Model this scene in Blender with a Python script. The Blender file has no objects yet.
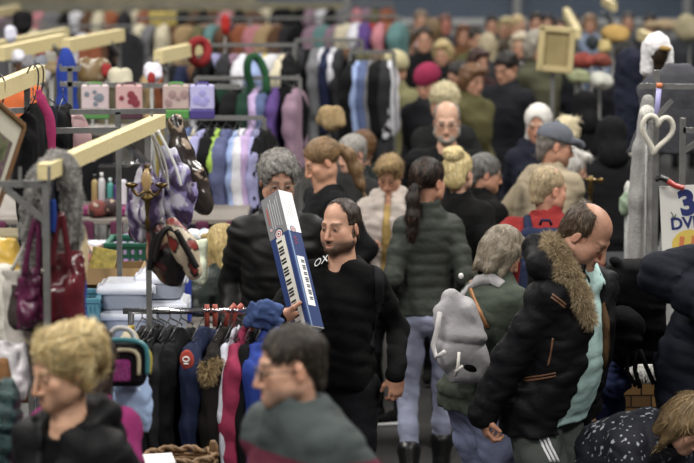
import bpy, math, random
import numpy as np
from mathutils import Vector, Matrix
C = bpy.context.scene.collection
rnd = random.Random(7)
R = math.radians

# ---------------------------------------------------------------- camera, light, exposure
CAMZ, FOC, TH = 2.9, 2600.0, math.atan(316 / 2600.0)
cam = bpy.data.objects.new('camera', bpy.data.cameras.new('camera'))
C.objects.link(cam)
cam.location = (0, 0, CAMZ)
cam.rotation_euler = (math.pi / 2 - TH, 0, 0)
cam.data.sensor_width = 36.0
cam.data.lens = FOC / 694 * 36.0
cam.data.clip_end = 200
cam.data.dof.use_dof = True
cam.data.dof.focus_distance = 10.9
cam.data.dof.aperture_fstop = 3.0
sc = bpy.context.scene
sc.camera = cam
w = bpy.data.worlds.new('hall air')
sc.world = w
w.use_nodes = True
w.node_tree.nodes['Background'].inputs[0].default_value = (0.93, 0.96, 1.0, 1)
w.node_tree.nodes['Background'].inputs[1].default_value = 0.08

def area(name, loc, rot, sx, sy, power, col=(1, 1, 1)):
    l = bpy.data.lights.new(name, 'AREA')
    l.shape = 'RECTANGLE'; l.size = sx; l.size_y = sy; l.energy = power; l.color = col
    o = bpy.data.objects.new(name, l); C.objects.link(o)
    o.location = loc; o.rotation_euler = rot
    return o
# rows of hall lamps under a high roof
for _i, _y in enumerate((4, 12, 20, 29, 39)):
    for _j, _x in enumerate((-4.5, 4.5)):
        area('hall_lamp', (_x, _y, 8.0), (0, R(14) * (1 if _x > 0 else -1), 0), 1.6, 3.0, (680, 680, 560, 400, 330)[_i], (1.0, 0.97, 0.91))
area('hall_front_lamp', (-4, -3, 7.0), (R(48), 0, R(-18)), 4, 2, 360, (1.0, 0.97, 0.92))
sc.view_settings.view_transform = 'Standard'
sc.view_settings.look = 'None'
sc.view_settings.exposure = 0.0
sc.view_settings.gamma = 1.0
sc.view_settings.use_curve_mapping = False

_f = np.array([0, math.cos(TH), -math.sin(TH)]); _u = np.array([0, math.sin(TH), math.cos(TH)])
def at(px, py, Y):
    """point at distance Y in front of the viewpoint seen along the given direction"""
    d = _f + _u * (231.5 - py) / FOC + np.array([1.0, 0, 0]) * (px - 347) / FOC
    return np.array([0, 0, CAMZ]) + d * (Y / d[1])
def ppm(Y): return FOC / (Y * 1.005)      # pixels in a metre there

# ---------------------------------------------------------------- materials
def lin(c, sat=.84):
    g = .3 * c[0] + .59 * c[1] + .11 * c[2]; c = [g + (x - g) * sat for x in c]
    return tuple(((x / 255.0) / 12.92 if x <= 10 else (((x / 255.0) + .055) / 1.055) ** 2.4) for x in c)
_mats = {}
def mat(name, col=(128, 128, 128), rough=.8, metal=0., bump=0., bscale=60., var=0., vscale=8., vcol=False, sheen=0., spec=.5, trans=0., alpha=1., stretch=None, emit=None):
    key = (name, col, rough, metal, bump, bscale, var, vscale, vcol, trans, alpha)
    if key in _mats: return _mats[key]
    m = bpy.data.materials.new(name); m.use_nodes = True
    nt = m.node_tree; b = nt.nodes['Principled BSDF']
    c = lin(col) + (1,)
    b.inputs['Base Color'].default_value = c
    b.inputs['Roughness'].default_value = rough
    b.inputs['Metallic'].default_value = metal
    b.inputs['Specular IOR Level'].default_value = spec
    if sheen: b.inputs['Sheen Weight'].default_value = sheen
    if trans: b.inputs['Transmission Weight'].default_value = trans
    if alpha < 1: b.inputs['Alpha'].default_value = alpha
    if emit: b.inputs['Emission Color'].default_value = c; b.inputs['Emission Strength'].default_value = emit
    tc = nt.nodes.new('ShaderNodeTexCoord')
    src = tc.outputs['Object']
    if stretch:
        mp = nt.nodes.new('ShaderNodeMapping'); mp.inputs['Scale'].default_value = stretch
        nt.links.new(src, mp.inputs[0]); src = mp.outputs[0]
    colsock = None
    if vcol:
        a = nt.nodes.new('ShaderNodeVertexColor'); a.layer_name = 'Col'; colsock = a.outputs[0]
    if var:
        n = nt.nodes.new('ShaderNodeTexNoise'); n.inputs['Scale'].default_value = vscale; n.inputs['Detail'].default_value = 4
        nt.links.new(src, n.inputs['Vector'])
        mr = nt.nodes.new('ShaderNodeMapRange'); mr.inputs[1].default_value = .3; mr.inputs[2].default_value = .7
        mr.inputs[3].default_value = 1 - var; mr.inputs[4].default_value = 1 + var
        nt.links.new(n.outputs[0], mr.inputs[0])
        mx = nt.nodes.new('ShaderNodeVectorMath'); mx.operation = 'SCALE'
        if colsock: nt.links.new(colsock, mx.inputs[0])
        else: mx.inputs[0].default_value = c[:3]
        nt.links.new(mr.outputs[0], mx.inputs['Scale']); colsock = mx.outputs[0]
    if colsock: nt.links.new(colsock, b.inputs['Base Color'])
    if bump:
        n = nt.nodes.new('ShaderNodeTexNoise'); n.inputs['Scale'].default_value = bscale; n.inputs['Detail'].default_value = 5
        nt.links.new(src, n.inputs['Vector'])
        bp = nt.nodes.new('ShaderNodeBump'); bp.inputs['Strength'].default_value = bump; bp.inputs['Distance'].default_value = .01
        nt.links.new(n.outputs[0], bp.inputs['Height']); nt.links.new(bp.outputs[0], b.inputs['Normal'])
    _mats[key] = m
    return m
def cloth(col, bump=.35, **k): return mat('cloth', col, rough=k.pop('rough', .85), bump=bump, bscale=k.pop('bscale', 45), var=k.pop('var', .12), spec=k.pop('spec', .11), **k)
def shiny(col, **k): return mat('shiny fabric', col, rough=k.pop('rough', .42), bump=.4, bscale=30, var=.1, **k)
def plastic(col, **k): return mat('plastic', col, rough=k.pop('rough', .35), var=.05, **k)
STEEL = mat('galvanised steel', (118, 118, 116), rough=.45, metal=.55, var=.15, vscale=25, bump=.05)
CHROME = mat('chrome', (200, 200, 202), rough=.18, metal=1.)
WIRE = mat('hanger wire', (90, 90, 92), rough=.35, metal=.8)
WOOD = mat('pale pine', (206, 188, 132), rough=.6, var=.12, vscale=6, stretch=(1.5, 14, 14), bump=.08, bscale=20)
HAIRM = mat('hair strands', rough=.5, vcol=True, bump=.5, var=.22, vscale=90, bscale=120, stretch=(1, 1, .18), spec=.3)
SKINM = mat('skin', rough=.5, vcol=True, bump=.16, bscale=140, var=.09, vscale=45, spec=.3)
VCLOTH = mat('printed cloth', rough=.8, vcol=True, bump=.3, bscale=50)
VPLAST = mat('printed plastic', rough=.4, vcol=True)
BLACKP = plastic((22, 22, 24))

# ---------------------------------------------------------------- mesh linking and tagging
def link(name, V, F, m=None, parent=None, col=None, smooth=True, mats=None, midx=None):
    me = bpy.data.meshes.new(name)
    V = np.asarray(V, dtype=np.float32)
    if isinstance(F, np.ndarray) and len(F):
        n = F.shape[1]
        me.vertices.add(len(V)); me.vertices.foreach_set('co', V.ravel())
        me.loops.add(F.size); me.loops.foreach_set('vertex_index', F.astype(np.int32).ravel())
        me.polygons.add(len(F))
        me.polygons.foreach_set('loop_start', np.arange(0, F.size, n, dtype=np.int32))
        me.polygons.foreach_set('loop_total', np.full(len(F), n, dtype=np.int32))
        me.update(calc_edges=True)
    else:
        me.from_pydata([tuple(map(float, v)) for v in V], [], F)
    if smooth: me.polygons.foreach_set('use_smooth', np.ones(len(me.polygons), dtype=bool))
    if col is not None:
        a = me.color_attributes.new('Col', 'FLOAT_COLOR', 'POINT')
        c4 = np.ones((len(V), 4), dtype=np.float32); c4[:, :3] = col
        a.data.foreach_set('color', c4.ravel())
    for mm in (mats or [m]):
        if mm: me.materials.append(mm)
    if midx is not None: me.polygons.foreach_set('material_index', np.asarray(midx, dtype=np.int32))
    me.validate()
    o = bpy.data.objects.new(name, me); C.objects.link(o)
    if parent: o.parent = parent
    return o
def tag(o, label, cat=None, group=None, kind=None):
    if label: o['label'] = label
    if cat: o['category'] = cat
    if group: o['group'] = group
    if kind: o['kind'] = kind
    return o
def empty(name, loc, rz=0):
    o = bpy.data.objects.new(name, None); C.objects.link(o); o.location = loc; o.rotation_euler = (0, 0, rz)
    o.empty_display_size = .05
    return o
def dup(o, loc=None, rz=None, parent=None):
    c = o.copy(); C.objects.link(c)
    if parent: c.parent = parent
    for ch in o.children: dup(ch, parent=c)
    if loc is not None: c.location = loc
    if rz is not None: c.rotation_euler = (0, 0, rz)
    return c

# ---------------------------------------------------------------- plain geometry collector
class MB:
    def __init__(s): s.v = []; s.f = []; s.m = []; s.cur = 0
    def add(s, V, F):
        n = len(s.v); s.v += [tuple(map(float, v)) for v in V]; s.f += [[i + n for i in f] for f in F]; s.m += [s.cur] * len(F)
        return s
    def box(s, c, size, M=None, bev=0.):
        hx, hy, hz = [a / 2 for a in size]
        V = np.array([(x, y, z) for x in (-hx, hx) for y in (-hy, hy) for z in (-hz, hz)])
        F = [(0, 1, 3, 2), (4, 6, 7, 5), (0, 4, 5, 1), (2, 3, 7, 6), (0, 2, 6, 4), (1, 5, 7, 3)]
        if bev:
            b = min(bev, hx * .9, hy * .9, hz * .9)
            V = []; idx = {}
            for x in (-1, 1):
                for y in (-1, 1):
                    for z in (-1, 1):
                        for a in range(3):
                            p = [x * hx, y * hy, z * hz]
                            for q in range(3):
                                if q != a: p[q] -= (x, y, z)[q] * b
                            idx[(x, y, z, a)] = len(V); V.append(p)
            V = np.array(V); F = []
            for a in range(3):
                o = [q for q in range(3) if q != a]
                for sg in (-1, 1):
                    loop = []
                    for (p, q) in ((-1, -1), (1, -1), (1, 1), (-1, 1)):
                        k = [0, 0, 0]; k[a] = sg; k[o[0]] = p; k[o[1]] = q
                        loop.append(idx[(k[0], k[1], k[2], a)])
                    fl = (sg > 0) == (a != 1)
                    F.append(loop if fl else loop[::-1])
                for p in (-1, 1):
                    for q in (-1, 1):
                        # edge along axis a
                        k0 = [0, 0, 0]; k0[o[0]] = p; k0[o[1]] = q
                        k1 = list(k0); k0[a] = -1; k1[a] = 1
                        F.append([idx[tuple(k0) + (o[0],)], idx[tuple(k0) + (o[1],)], idx[tuple(k1) + (o[1],)], idx[tuple(k1) + (o[0],)]])
            for x in (-1, 1):
                for y in (-1, 1):
                    for z in (-1, 1): F.append([idx[(x, y, z, a)] for a in range(3)])
        if M is not None: V = V @ np.array(M).T
        return s.add(V + np.array(c), F)
    def bar(s, a, b, wd, hd=None, up=(0, 0, 1)):
        """square bar from a to b"""
        a = np.array(a, float); b = np.array(b, float); d = b - a; L = np.linalg.norm(d); d /= L
        x = np.cross(d, up)
        if np.linalg.norm(x) < 1e-3: x = np.cross(d, (0, 1, 0))
        x /= np.linalg.norm(x); y = np.cross(x, d)
        return s.box((a + b) / 2, (wd, L, hd or wd), np.stack([x, d, y], 1))
    def tube(s, pts, r, n=8, closed=False, cap=True):
        pts = np.array(pts, float); N = len(pts)
        rr = np.broadcast_to(np.asarray(r, float), (N,))
        T = np.zeros_like(pts); T[1:-1] = pts[2:] - pts[:-2]
        if closed: T[0] = pts[1] - pts[-1]; T[-1] = pts[0] - pts[-2]
        else: T[0] = pts[1] - pts[0]; T[-1] = pts[-1] - pts[-2]
        T /= np.linalg.norm(T, axis=1)[:, None] + 1e-9
        x = np.cross(T[0], (0, 0, 1))
        if np.linalg.norm(x) < 1e-2: x = np.cross(T[0], (0, 1, 0))
        V = []
        for i in range(N):
            x = x - T[i] * np.dot(x, T[i]); x /= np.linalg.norm(x) + 1e-9; y = np.cross(T[i], x)
            for k in range(n):
                a = 2 * math.pi * k / n
                V.append(pts[i] + rr[i] * (math.cos(a) * x + math.sin(a) * y))
        F = []
        for i in range(N if closed else N - 1):
            j = (i + 1) % N
            for k in range(n):
                l = (k + 1) % n
                F.append((i * n + k, i * n + l, j * n + l, j * n + k))
        if cap and not closed: F += [tuple(range(n))[::-1], tuple((N - 1) * n + k for k in range(n))]
        return s.add(V, F)
    def lathe(s, prof, c=(0, 0, 0), n=20, M=None):
        V = []; 
        for (r, z) in prof:
            for k in range(n):
                a = 2 * math.pi * k / n; V.append((r * math.cos(a), r * math.sin(a), z))
        F = []
        for i in range(len(prof) - 1):
            for k in range(n):
                l = (k + 1) % n; F.append((i * n + k, i * n + l, (i + 1) * n + l, (i + 1) * n + k))
        F += [tuple(range(n))[::-1], tuple((len(prof) - 1) * n + k for k in range(n))]
        V = np.array(V)
        if M is not None: V = V @ np.array(M).T
        return s.add(V + np.array(c), F)
    def build(s, name, m=None, parent=None, smooth=False, mats=None):
        return link(name, s.v, s.f, m, parent, smooth=smooth, mats=mats, midx=s.m if mats else None)

# ---------------------------------------------------------------- distance-field modelling
class SDF:
    def __init__(s): s.ops = []
    def op(s, lo, hi, fn, k=.01, mode='u'): s.ops.append((np.array(lo, float), np.array(hi, float), fn, k, mode)); return s
    def cap(s, a, b, ra, rb=None, k=.01, mode='u'):
        a = np.array(a, float); b = np.array(b, float); rb = ra if rb is None else rb; d = b - a; L = max(d @ d, 1e-9)
        def fn(P):
            q = P - a; t = np.clip((q @ d) / L, 0, 1)
            return np.sqrt(((q - t[..., None] * d) ** 2).sum(-1)) - (ra + (rb - ra) * t)
        r = max(ra, rb)
        return s.op(np.minimum(a, b) - r, np.maximum(a, b) + r, fn, k, mode)
    def chain(s, pts, rs, k=.01, mode='u'):
        for i in range(len(pts) - 1): s.cap(pts[i], pts[i + 1], rs[i], rs[i + 1], k, mode)
        return s
    def ell(s, c, r, M=None, k=.01, mode='u'):
        c = np.array(c, float); r = np.array(r, float); M = None if M is None else np.array(M, float)
        def fn(P):
            q = P - c
            if M is not None: q = q @ M
            k0 = np.sqrt(((q / r) ** 2).sum(-1)) + 1e-9; k1 = np.sqrt(((q / r ** 2) ** 2).sum(-1)) + 1e-9
            return k0 * (k0 - 1) / k1
        e = r if M is None else np.sqrt(((M * r) ** 2).sum(1))
        return s.op(c - e, c + e, fn, k, mode)
    def box(s, c, h, rd=.01, M=None, k=.01, mode='u'):
        c = np.array(c, float); h = np.array(h, float); M = None if M is None else np.array(M, float)
        def fn(P):
            q = P - c
            if M is not None: q = q @ M
            q = np.abs(q) - (h - rd)
            return np.sqrt((np.maximum(q, 0) ** 2).sum(-1)) + np.minimum(q.max(-1), 0) - rd
        e = h if M is None else np.abs(M * h).sum(1)
        return s.op(c - e, c + e, fn, k, mode)
    def half(s, p, n, k=.01):
        """cut away everything on the side n points to"""
        p = np.array(p, float); n = np.array(n, float); n = n / np.linalg.norm(n)
        return s.op((-9, -9, -9), (9, 9, 9), lambda P: (P - p) @ -n, k, 's')
    def loft(s, a, b, us, ws, ds, X=(1, 0, 0), n=2.4, k=.02, mode='u', off=None):
        """elliptic sections along the line a-b; X is the lateral axis"""
        a = np.array(a, float); b = np.array(b, float); ax = b - a; L = np.linalg.norm(ax); ax = ax / L
        X = np.array(X, float); X = X - ax * (X @ ax); X /= np.linalg.norm(X); Y = np.cross(ax, X)
        us = np.array(us, float); ws = np.array(ws, float); ds = np.array(ds, float)
        of = None if off is None else np.array(off, float)
        def fn(P):
            q = P - a; t = (q @ ax) / L
            w_ = np.interp(t, us, ws); d_ = np.interp(t, us, ds)
            y = q @ Y
            if of is not None: y = y - np.interp(t, us, of)
            rho = (np.abs(q @ X / w_) ** n + np.abs(y / d_) ** n) ** (1 / n)
            e = np.maximum((us[0] - t) * L, (t - us[-1]) * L)
            return np.maximum((rho - 1) * np.minimum(w_, d_), e)
        m = max(ws.max(), ds.max()) * 1.1
        p0 = a + ax * us[0] * L; p1 = a + ax * us[-1] * L
        return s.op(np.minimum(p0, p1) - m, np.maximum(p0, p1) + m, fn, k, mode)
    def mesh(s, h, disp=None):
        U = [o for o in s.ops if o[4] == 'u']
        lo = np.min([o[0] for o in U], 0) - 3 * h; hi = np.max([o[1] for o in U], 0) + 3 * h
        n = np.ceil((hi - lo) / h).astype(int) + 1
        G = np.stack(np.meshgrid(*[lo[i] + h * np.arange(n[i]) for i in range(3)], indexing='ij'), -1)
        D = np.full(tuple(n), .12)
        for (l, u, fn, k, mode) in s.ops:
            mg = max(k, 3 * h)
            i0 = np.clip(((l - mg - lo) / h).astype(int), 0, n); i1 = np.clip(np.ceil((u + mg - lo) / h).astype(int) + 1, 0, n)
            if (i1 <= i0).any(): continue
            sl = tuple(slice(i0[i], i1[i]) for i in range(3))
            d = fn(G[sl]); E = D[sl]
            if mode == 'u':
                hh = np.maximum(k - np.abs(E - d), 0) / k; D[sl] = np.minimum(E, d) - hh * hh * k * .25
            else:
                hh = np.maximum(k - np.abs(E + d), 0) / k; D[sl] = np.maximum(E, -d) + hh * hh * k * .25
        if disp is not None:
            msk = np.abs(D) < .05
            D[msk] += disp(G[msk])
        return snet(D, lo, h)
def snet(D, lo, h):
    n = np.array(D.shape); c = n - 1
    S = D < 0
    cnt = np.zeros(c, np.int8); acc = np.zeros(tuple(c) + (3,), np.float32)
    st = [(0, 0, 0), (1, 0, 0), (0, 1, 0), (0, 0, 1), (1, 1, 0), (1, 0, 1), (0, 1, 1), (1, 1, 1)]
    sl = lambda o: tuple(slice(o[i], o[i] + c[i]) for i in range(3))
    tot = sum(S[sl(o)].astype(np.int8) for o in st)
    act = (tot > 0) & (tot < 8)
    I = np.argwhere(act)
    if not len(I): return np.zeros((0, 3)), np.zeros((0, 4), int)
    vals = {o: D[I[:, 0] + o[0], I[:, 1] + o[1], I[:, 2] + o[2]] for o in st}
    A = np.zeros((len(I), 3)); N = np.zeros(len(I))
    for o in st:
        for ax in range(3):
            if o[ax]: continue
            p = list(o); p[ax] = 1; p = tuple(p)
            a, b = vals[o], vals[p]; m = (a < 0) != (b < 0)
            t = np.where(m, a / np.where(m, a - b, 1), 0)
            e = np.array(o, float)[None] + np.zeros((len(I), 1)); e[:, ax] = t
            A[m] += e[m]; N += m
    V = lo + h * (I + A / N[:, None])
    idx = np.full(tuple(c), -1, np.int64); idx[act] = np.arange(len(I))
    F = []
    for ax in range(3):
        u, v = [(1, 2), (2, 0), (0, 1)][ax]
        s0 = [slice(None)] * 3; s1 = [slice(None)] * 3
        s0[ax] = slice(0, -1); s1[ax] = slice(1, None)
        a, b = S[tuple(s0)], S[tuple(s1)]
        E = np.argwhere(a != b)
        if not len(E): continue
        E = E[(E[:, u] > 0) & (E[:, v] > 0) & (E[:, u] < c[u]) & (E[:, v] < c[v])]
        inn = a[E[:, 0], E[:, 1], E[:, 2]]
        q = []
        for (du, dv) in ((-1, -1), (0, -1), (0, 0), (-1, 0)):
            W = E.copy(); W[:, u] += du; W[:, v] += dv; q.append(idx[W[:, 0], W[:, 1], W[:, 2]])
        q = np.stack(q, 1); q[~inn] = q[~inn][:, ::-1]
        F.append(q)
    return V, np.concatenate(F)
def noise3(P, f, seed=0):
    r = np.random.RandomState(seed); o = 0
    for i in range(4):
        d = r.randn(3); d /= np.linalg.norm(d); e = r.randn(3)
        o = o + np.sin(f * (1 + .35 * i) * (P @ d) + r.rand() * 6 + 1.3 * np.sin(f * .6 * (P @ e)))
    return o / 4
def nrm(v): v = np.array(v, float); return v / (np.linalg.norm(v) + 1e-12)
def rotx(a): c, s = math.cos(a), math.sin(a); return np.array([[1, 0, 0], [0, c, -s], [0, s, c]])
def roty(a): c, s = math.cos(a), math.sin(a); return np.array([[c, 0, s], [0, 1, 0], [-s, 0, c]])
def rotz(a): c, s = math.cos(a), math.sin(a); return np.array([[c, -s, 0], [s, c, 0], [0, 0, 1]])
def cat(parts):
    """concatenate (V, F[, col]) pieces"""
    V = []; F = []; K = []; n = 0
    for p in parts:
        V.append(p[0]); F.append(p[1] + n); n += len(p[0])
        if len(p) > 2: K.append(p[2])
    return np.concatenate(V), np.concatenate(F), (np.concatenate(K) if K else None)
# ---------------------------------------------------------------- people
def mixc(a, b, t): return a * (1 - t[..., None]) + np.array(b) * t[..., None]
def gau(V, c, r): return np.exp(-(((V - np.array(c)) / np.array(r)) ** 2).sum(-1))
def head_sdf(jw=1., female=False, fat=0., ears=True, nose=1., beard=0.):
    s = SDF()
    s.ell((0, .014, .045), (.074, .096, .085), k=.02)
    s.ell((0, -.022, -.03), (.060 * jw + fat, .068, .076), k=.03)
    s.cap((0, -.07, -.091), (0, -.066, -.094), .019 + fat * .5, k=.03)
    for x in (-1, 1):
        s.cap((x * .012, -.068, -.086), (x * (.048 + fat) * jw, .0, -.055), .02, .022, k=.03)
        s.ell((x * .04, -.056, -.018), (.024, .022, .02), k=.025)
        s.ell((x * (.040 + fat), -.04, -.055), (.02 + fat, .03, .03), k=.03)
    s.cap((-.034, -.077, .024), (.034, -.077, .024), .013 if not female else .009, k=.02)
    s.cap((0, -.073, -.062), (0, -.066, -.08), .022, k=.02)
    for x in (-1, 1): s.ell((x * .031, -.097, .004), (.019, .014, .012), k=.014, mode='s')
    for x in (-1, 1): s.ell((x * .031, -.077, .004), (.0145, .0135, .0125), k=.004)
    s.cap((0, -.087, .018), (0, -.108 * nose - .003, -.036), .0078, .0115, k=.012)
    for x in (-1, 1): s.ell((x * .0125, -.095, -.0415), (.009, .013, .008), k=.008)
    for x in (-1, 1):
        s.cap((0, -.090, -.0645), (x * .02, -.082, -.0665), .0062, .003, k=.006)
        s.cap((0, -.088, -.0745), (x * .018, -.081, -.0725), .0072, .003, k=.006)
        if ears:
            M = rotx(.2) @ rotz(x * .35)
            s.ell((x * .077, .014, -.006), (.008, .017, .029), M, k=.008)
            s.ell((x * .088, .008, -.002), (.005, .011, .02), M, k=.006, mode='s')
    s.cap((-.018, -.096, -.0697), (.018, -.096, -.0697), .0028, k=.004, mode='s')
    return s
def face_col(V, skin, brow=None, stub=0., stubc=(90, 78, 70), lips=.5, iris=(60, 50, 45)):
    sk = np.array(lin(skin)); K = np.tile(sk, (len(V), 1))
    red = np.clip(sum(gau(V, c, (.025, .03, .022)) for c in ((.042, -.07, -.025), (-.042, -.07, -.025))) * .5 + gau(V, (0, -.115, -.036), .018) * .8
                  + gau(V, (.085, .01, -.005), .03) * .7 + gau(V, (-.085, .01, -.005), .03) * .7, 0, 1)
    K = mixc(K, sk * np.array([1.02, .66, .58]), red * .55)
    if stub:
        m = np.clip((-.04 - V[:, 2]) / .02, 0, 1) * np.clip((.02 - V[:, 1]) / .03, 0, 1) * np.clip((V[:, 2] + .125) / .02, 0, 1)
        m *= 1 - gau(V, (0, -.09, -.0697), (.022, .03, .008))
        K = mixc(K, lin(stubc), m * stub)
    lp = gau(V, (0, -.092, -.0697), (.021, .02, .0098)); lp = np.clip(lp * 1.7 - .5, 0, 1)
    K = mixc(K, sk * np.array([.85, .42, .40]), lp * lips)
    front = (V[:, 1] < -.05)
    for x in (-1, 1):
        ex, ez = V[:, 0] - x * .031, V[:, 2] - .004
        bz = ez - .026 + np.abs(ex * x - .002) ** 2 * 9
        if brow: K = mixc(K, lin(brow), np.clip(1.7 - (np.abs(ex / .021) ** 4 + np.abs(bz / .0052) ** 2), 0, 1) * front * .7)
        e = (ex / .0135) ** 2 + ((ez + .001) / .0046) ** 2
        lid = (ex / .0185) ** 2 + ((ez - .003) / .0085) ** 2
        K = mixc(K, sk * .5, np.clip(1.5 - lid, 0, 1) * front * .6)
        K = mixc(K, sk * .55 + .06, np.clip(1.8 - 1.5 * e, 0, 1) * front)
        K = mixc(K, lin(iris), np.clip(2.2 - ((ex / .0066) ** 2 + ((ez + .0005) / .006) ** 2) * 1.4, 0, 1) * front)
    return K
def hair_sdf(kind, fat=0., rootz=0.):
    s = SDF(); t = .0
    if kind in ('curly', 'afro'): t = .012
    if kind == 'crop': t = -.006
    if kind == 'receding': t = -.004
    if kind == 'fade': s.ell((0, .016, .055), (.079, .101, .083), k=.02)
    else: s.ell((0, .016, .048), (.083 + t, .104 + t, .089 + t), k=.02)
    face = lambda w=.092, zc=-.035, hz=.122: s.ell((0, -.118, zc), (w, .084, hz), k=.014, mode='s')
    ear = lambda: [s.ell((x * .09, -.008, -.016), (.03, .03, .036) if kind != 'fade' else (.03, .045, .058), k=.012, mode='s') for x in (-1, 1)]
    if kind in ('short', 'crop', 'curly', 'afro', 'balding', 'side', 'receding', 'fade'):
        s.cap((0, .064, -.01), (0, .068, -.045), .05, .04, k=.03)
        if kind == 'side': s.cap((-.05, -.06, .10), (.055, -.05, .118), .024, .03, k=.03)
        (face() if kind != 'receding' else s.ell((0, -.125, .045), (.094, .118, .106), k=.014, mode='s')); ear()
        s.half((0, .05, -.058), (0, -.35, -1), .01); s.half((0, -.02, -.035), (0, -1, -.9), .02)
        if kind == 'balding': s.ell((0, -.035, .125), (.062, .112, .078), k=.02, mode='s'); s.half((0, -.03, .02), (0, -1, .25), .02)
    elif kind in ('pony', 'bun', 'updo'):
        face(.09, -.035, .12); ear(); s.half((0, .06, -.055), (0, .5, -1), .02); s.half((0, -.02, -.03), (0, -1, -.8), .02)
        if kind == 'pony':
            z = rootz; s.ell((0, .115, .03 + z), (.028, .03, .028), k=.02)
            s.chain([(0, .12, .03 + z), (.004, .15 + z * .3, -.02 + z), (.0, .155 + z * .4, -.11 + z), (.004, .145 + z * .4, -.2 + z), (0, .14 + z * .4, -.25 + z)], [.022, .034, .036, .026, .008], k=.02)
        if kind == 'bun':
            s.ell((0, .075, .12), (.062, .06, .05), k=.01)
            for i in range(7):
                a = i * .9; s.ell((.042 * math.cos(a), .075 + .04 * math.sin(a), .128 + .012 * (i % 2)), (.027, .027, .02), k=.006)
            s.ell((0, .07, -.02), (.07, .05, .07), k=.03)
        if kind == 'updo':
            s.chain([(.045, .0, .085), (.03, .07, .085), (-.02, .105, .055), (0, .12, -.01)], [.035, .045, .045, .03], k=.03)
            s.ell((0, .10, .03), (.055, .05, .06), k=.02)
            s.cap((-.04, -.045, .105), (.05, -.03, .112), .014, .018, k=.03); s.cap((-.062, .02, .02), (-.066, .03, -.05), .026, .012, k=.02); s.cap((.062, .02, .02), (.066, .03, -.06), .026, .012, k=.02)
    elif kind in ('bob', 'long', 'mid'):
        L = {'bob': -.06, 'mid': -.11, 'long': -.25}[kind]
        s.ell((0, .03, .0), (.097, .095, .11), k=.03)
        for x in (-1, 0, 1): s.cap((x * .06, .04 + .04 * (x == 0), -.02), (x * .058, .05 + .03 * (x == 0), L), .045, .03, k=.03)
        for x in (-1, 1): s.cap((x * .078, -.015, .03), (x * .075, -.01, max(L, -.12)), .026, .02, k=.02)
        s.cap((-.05, -.07, .095), (.055, -.065, .1), .022, k=.03)
        face(.076, -.045, .13)
    return s
def strands(V, F, col, n, L=.035, wd=.0022, lift=.25, flow=None, seed=1, curl=0., var=.35):
    r = np.random.RandomState(seed)
    q = V[F]; c = q.mean(1); nn = np.cross(q[:, 2] - q[:, 0], q[:, 3] - q[:, 1]); nn /= np.linalg.norm(nn, axis=1)[:, None] + 1e-9
    i = r.randint(0, len(F), n); p = c[i] + (r.rand(n, 3) - .5) * .004; nr = nn[i]
    d = flow(p) + r.randn(n, 3) * (.18 + curl)
    d -= nr * (d * nr).sum(1)[:, None]; d /= np.linalg.norm(d, axis=1)[:, None] + 1e-9
    sd = np.cross(nr, d); Ls = L * (.55 + .8 * r.rand(n))[:, None]; lf = lift * (.3 + r.rand(n))[:, None]
    pts = []
    for j in range(4):
        t = j / 3.
        pts.append(p - nr * .002 + d * Ls * t + nr * (Ls * lf * t * (1.3 - t) - (Ls * t) ** 2 / .2) + sd * (curl * L * np.sin(t * 5 + i[:, None])))
    W = np.array([.9, 1., .8, .15]) * wd
    X = np.stack([np.stack([pts[j] - sd * W[j], pts[j] + sd * W[j]], 1) for j in range(4)], 1)  # n,4,2,3
    VV = X.reshape(-1, 3); b = np.arange(n)[:, None] * 8
    FF = np.concatenate([b + np.array([2 * j, 2 * j + 1, 2 * j + 3, 2 * j + 2]) for j in range(3)])
    sh = (1 - var) + 2 * var * r.rand(n) ; K = np.repeat(np.array(lin(col))[None] * sh[:, None], 8, 0)
    return VV, FF, K
def spikes(V, F, col, col2, n, L=.03, wd=.002, seed=1, down=.4):
    """fur: thin tapered tufts standing off a surface"""
    r = np.random.RandomState(seed)
    q = V[F]; c = q.mean(1); nn = np.cross(q[:, 2] - q[:, 0], q[:, 3] - q[:, 1]); nn /= np.linalg.norm(nn, axis=1)[:, None] + 1e-9
    i = r.randint(0, len(F), n); p = c[i] + (r.rand(n, 3) - .5) * .006; d = nn[i] + r.randn(n, 3) * .45 + np.array([0, 0, -down]); d /= np.linalg.norm(d, axis=1)[:, None]
    sd = np.cross(d, r.randn(n, 3)); sd /= np.linalg.norm(sd, axis=1)[:, None] + 1e-9
    Ls = L * (.5 + r.rand(n))[:, None]; m = p + d * Ls * .6; e = p + d * Ls + np.array([0, 0, -down]) * Ls * .4
    VV = np.stack([p - sd * wd, p + sd * wd, m + sd * wd * .7, m - sd * wd * .7, e + sd * wd * .1, e - sd * wd * .1], 1).reshape(-1, 3)
    b = np.arange(n)[:, None] * 6
    FF = np.concatenate([b + np.array([0, 1, 2, 3]), b + np.array([3, 2, 4, 5])])
    t = r.rand(n); K0 = np.array(lin(col)) * (1 - t[:, None]) + np.array(lin(col2)) * t[:, None]
    return VV, FF, np.repeat(K0, 6, 0)
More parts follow.
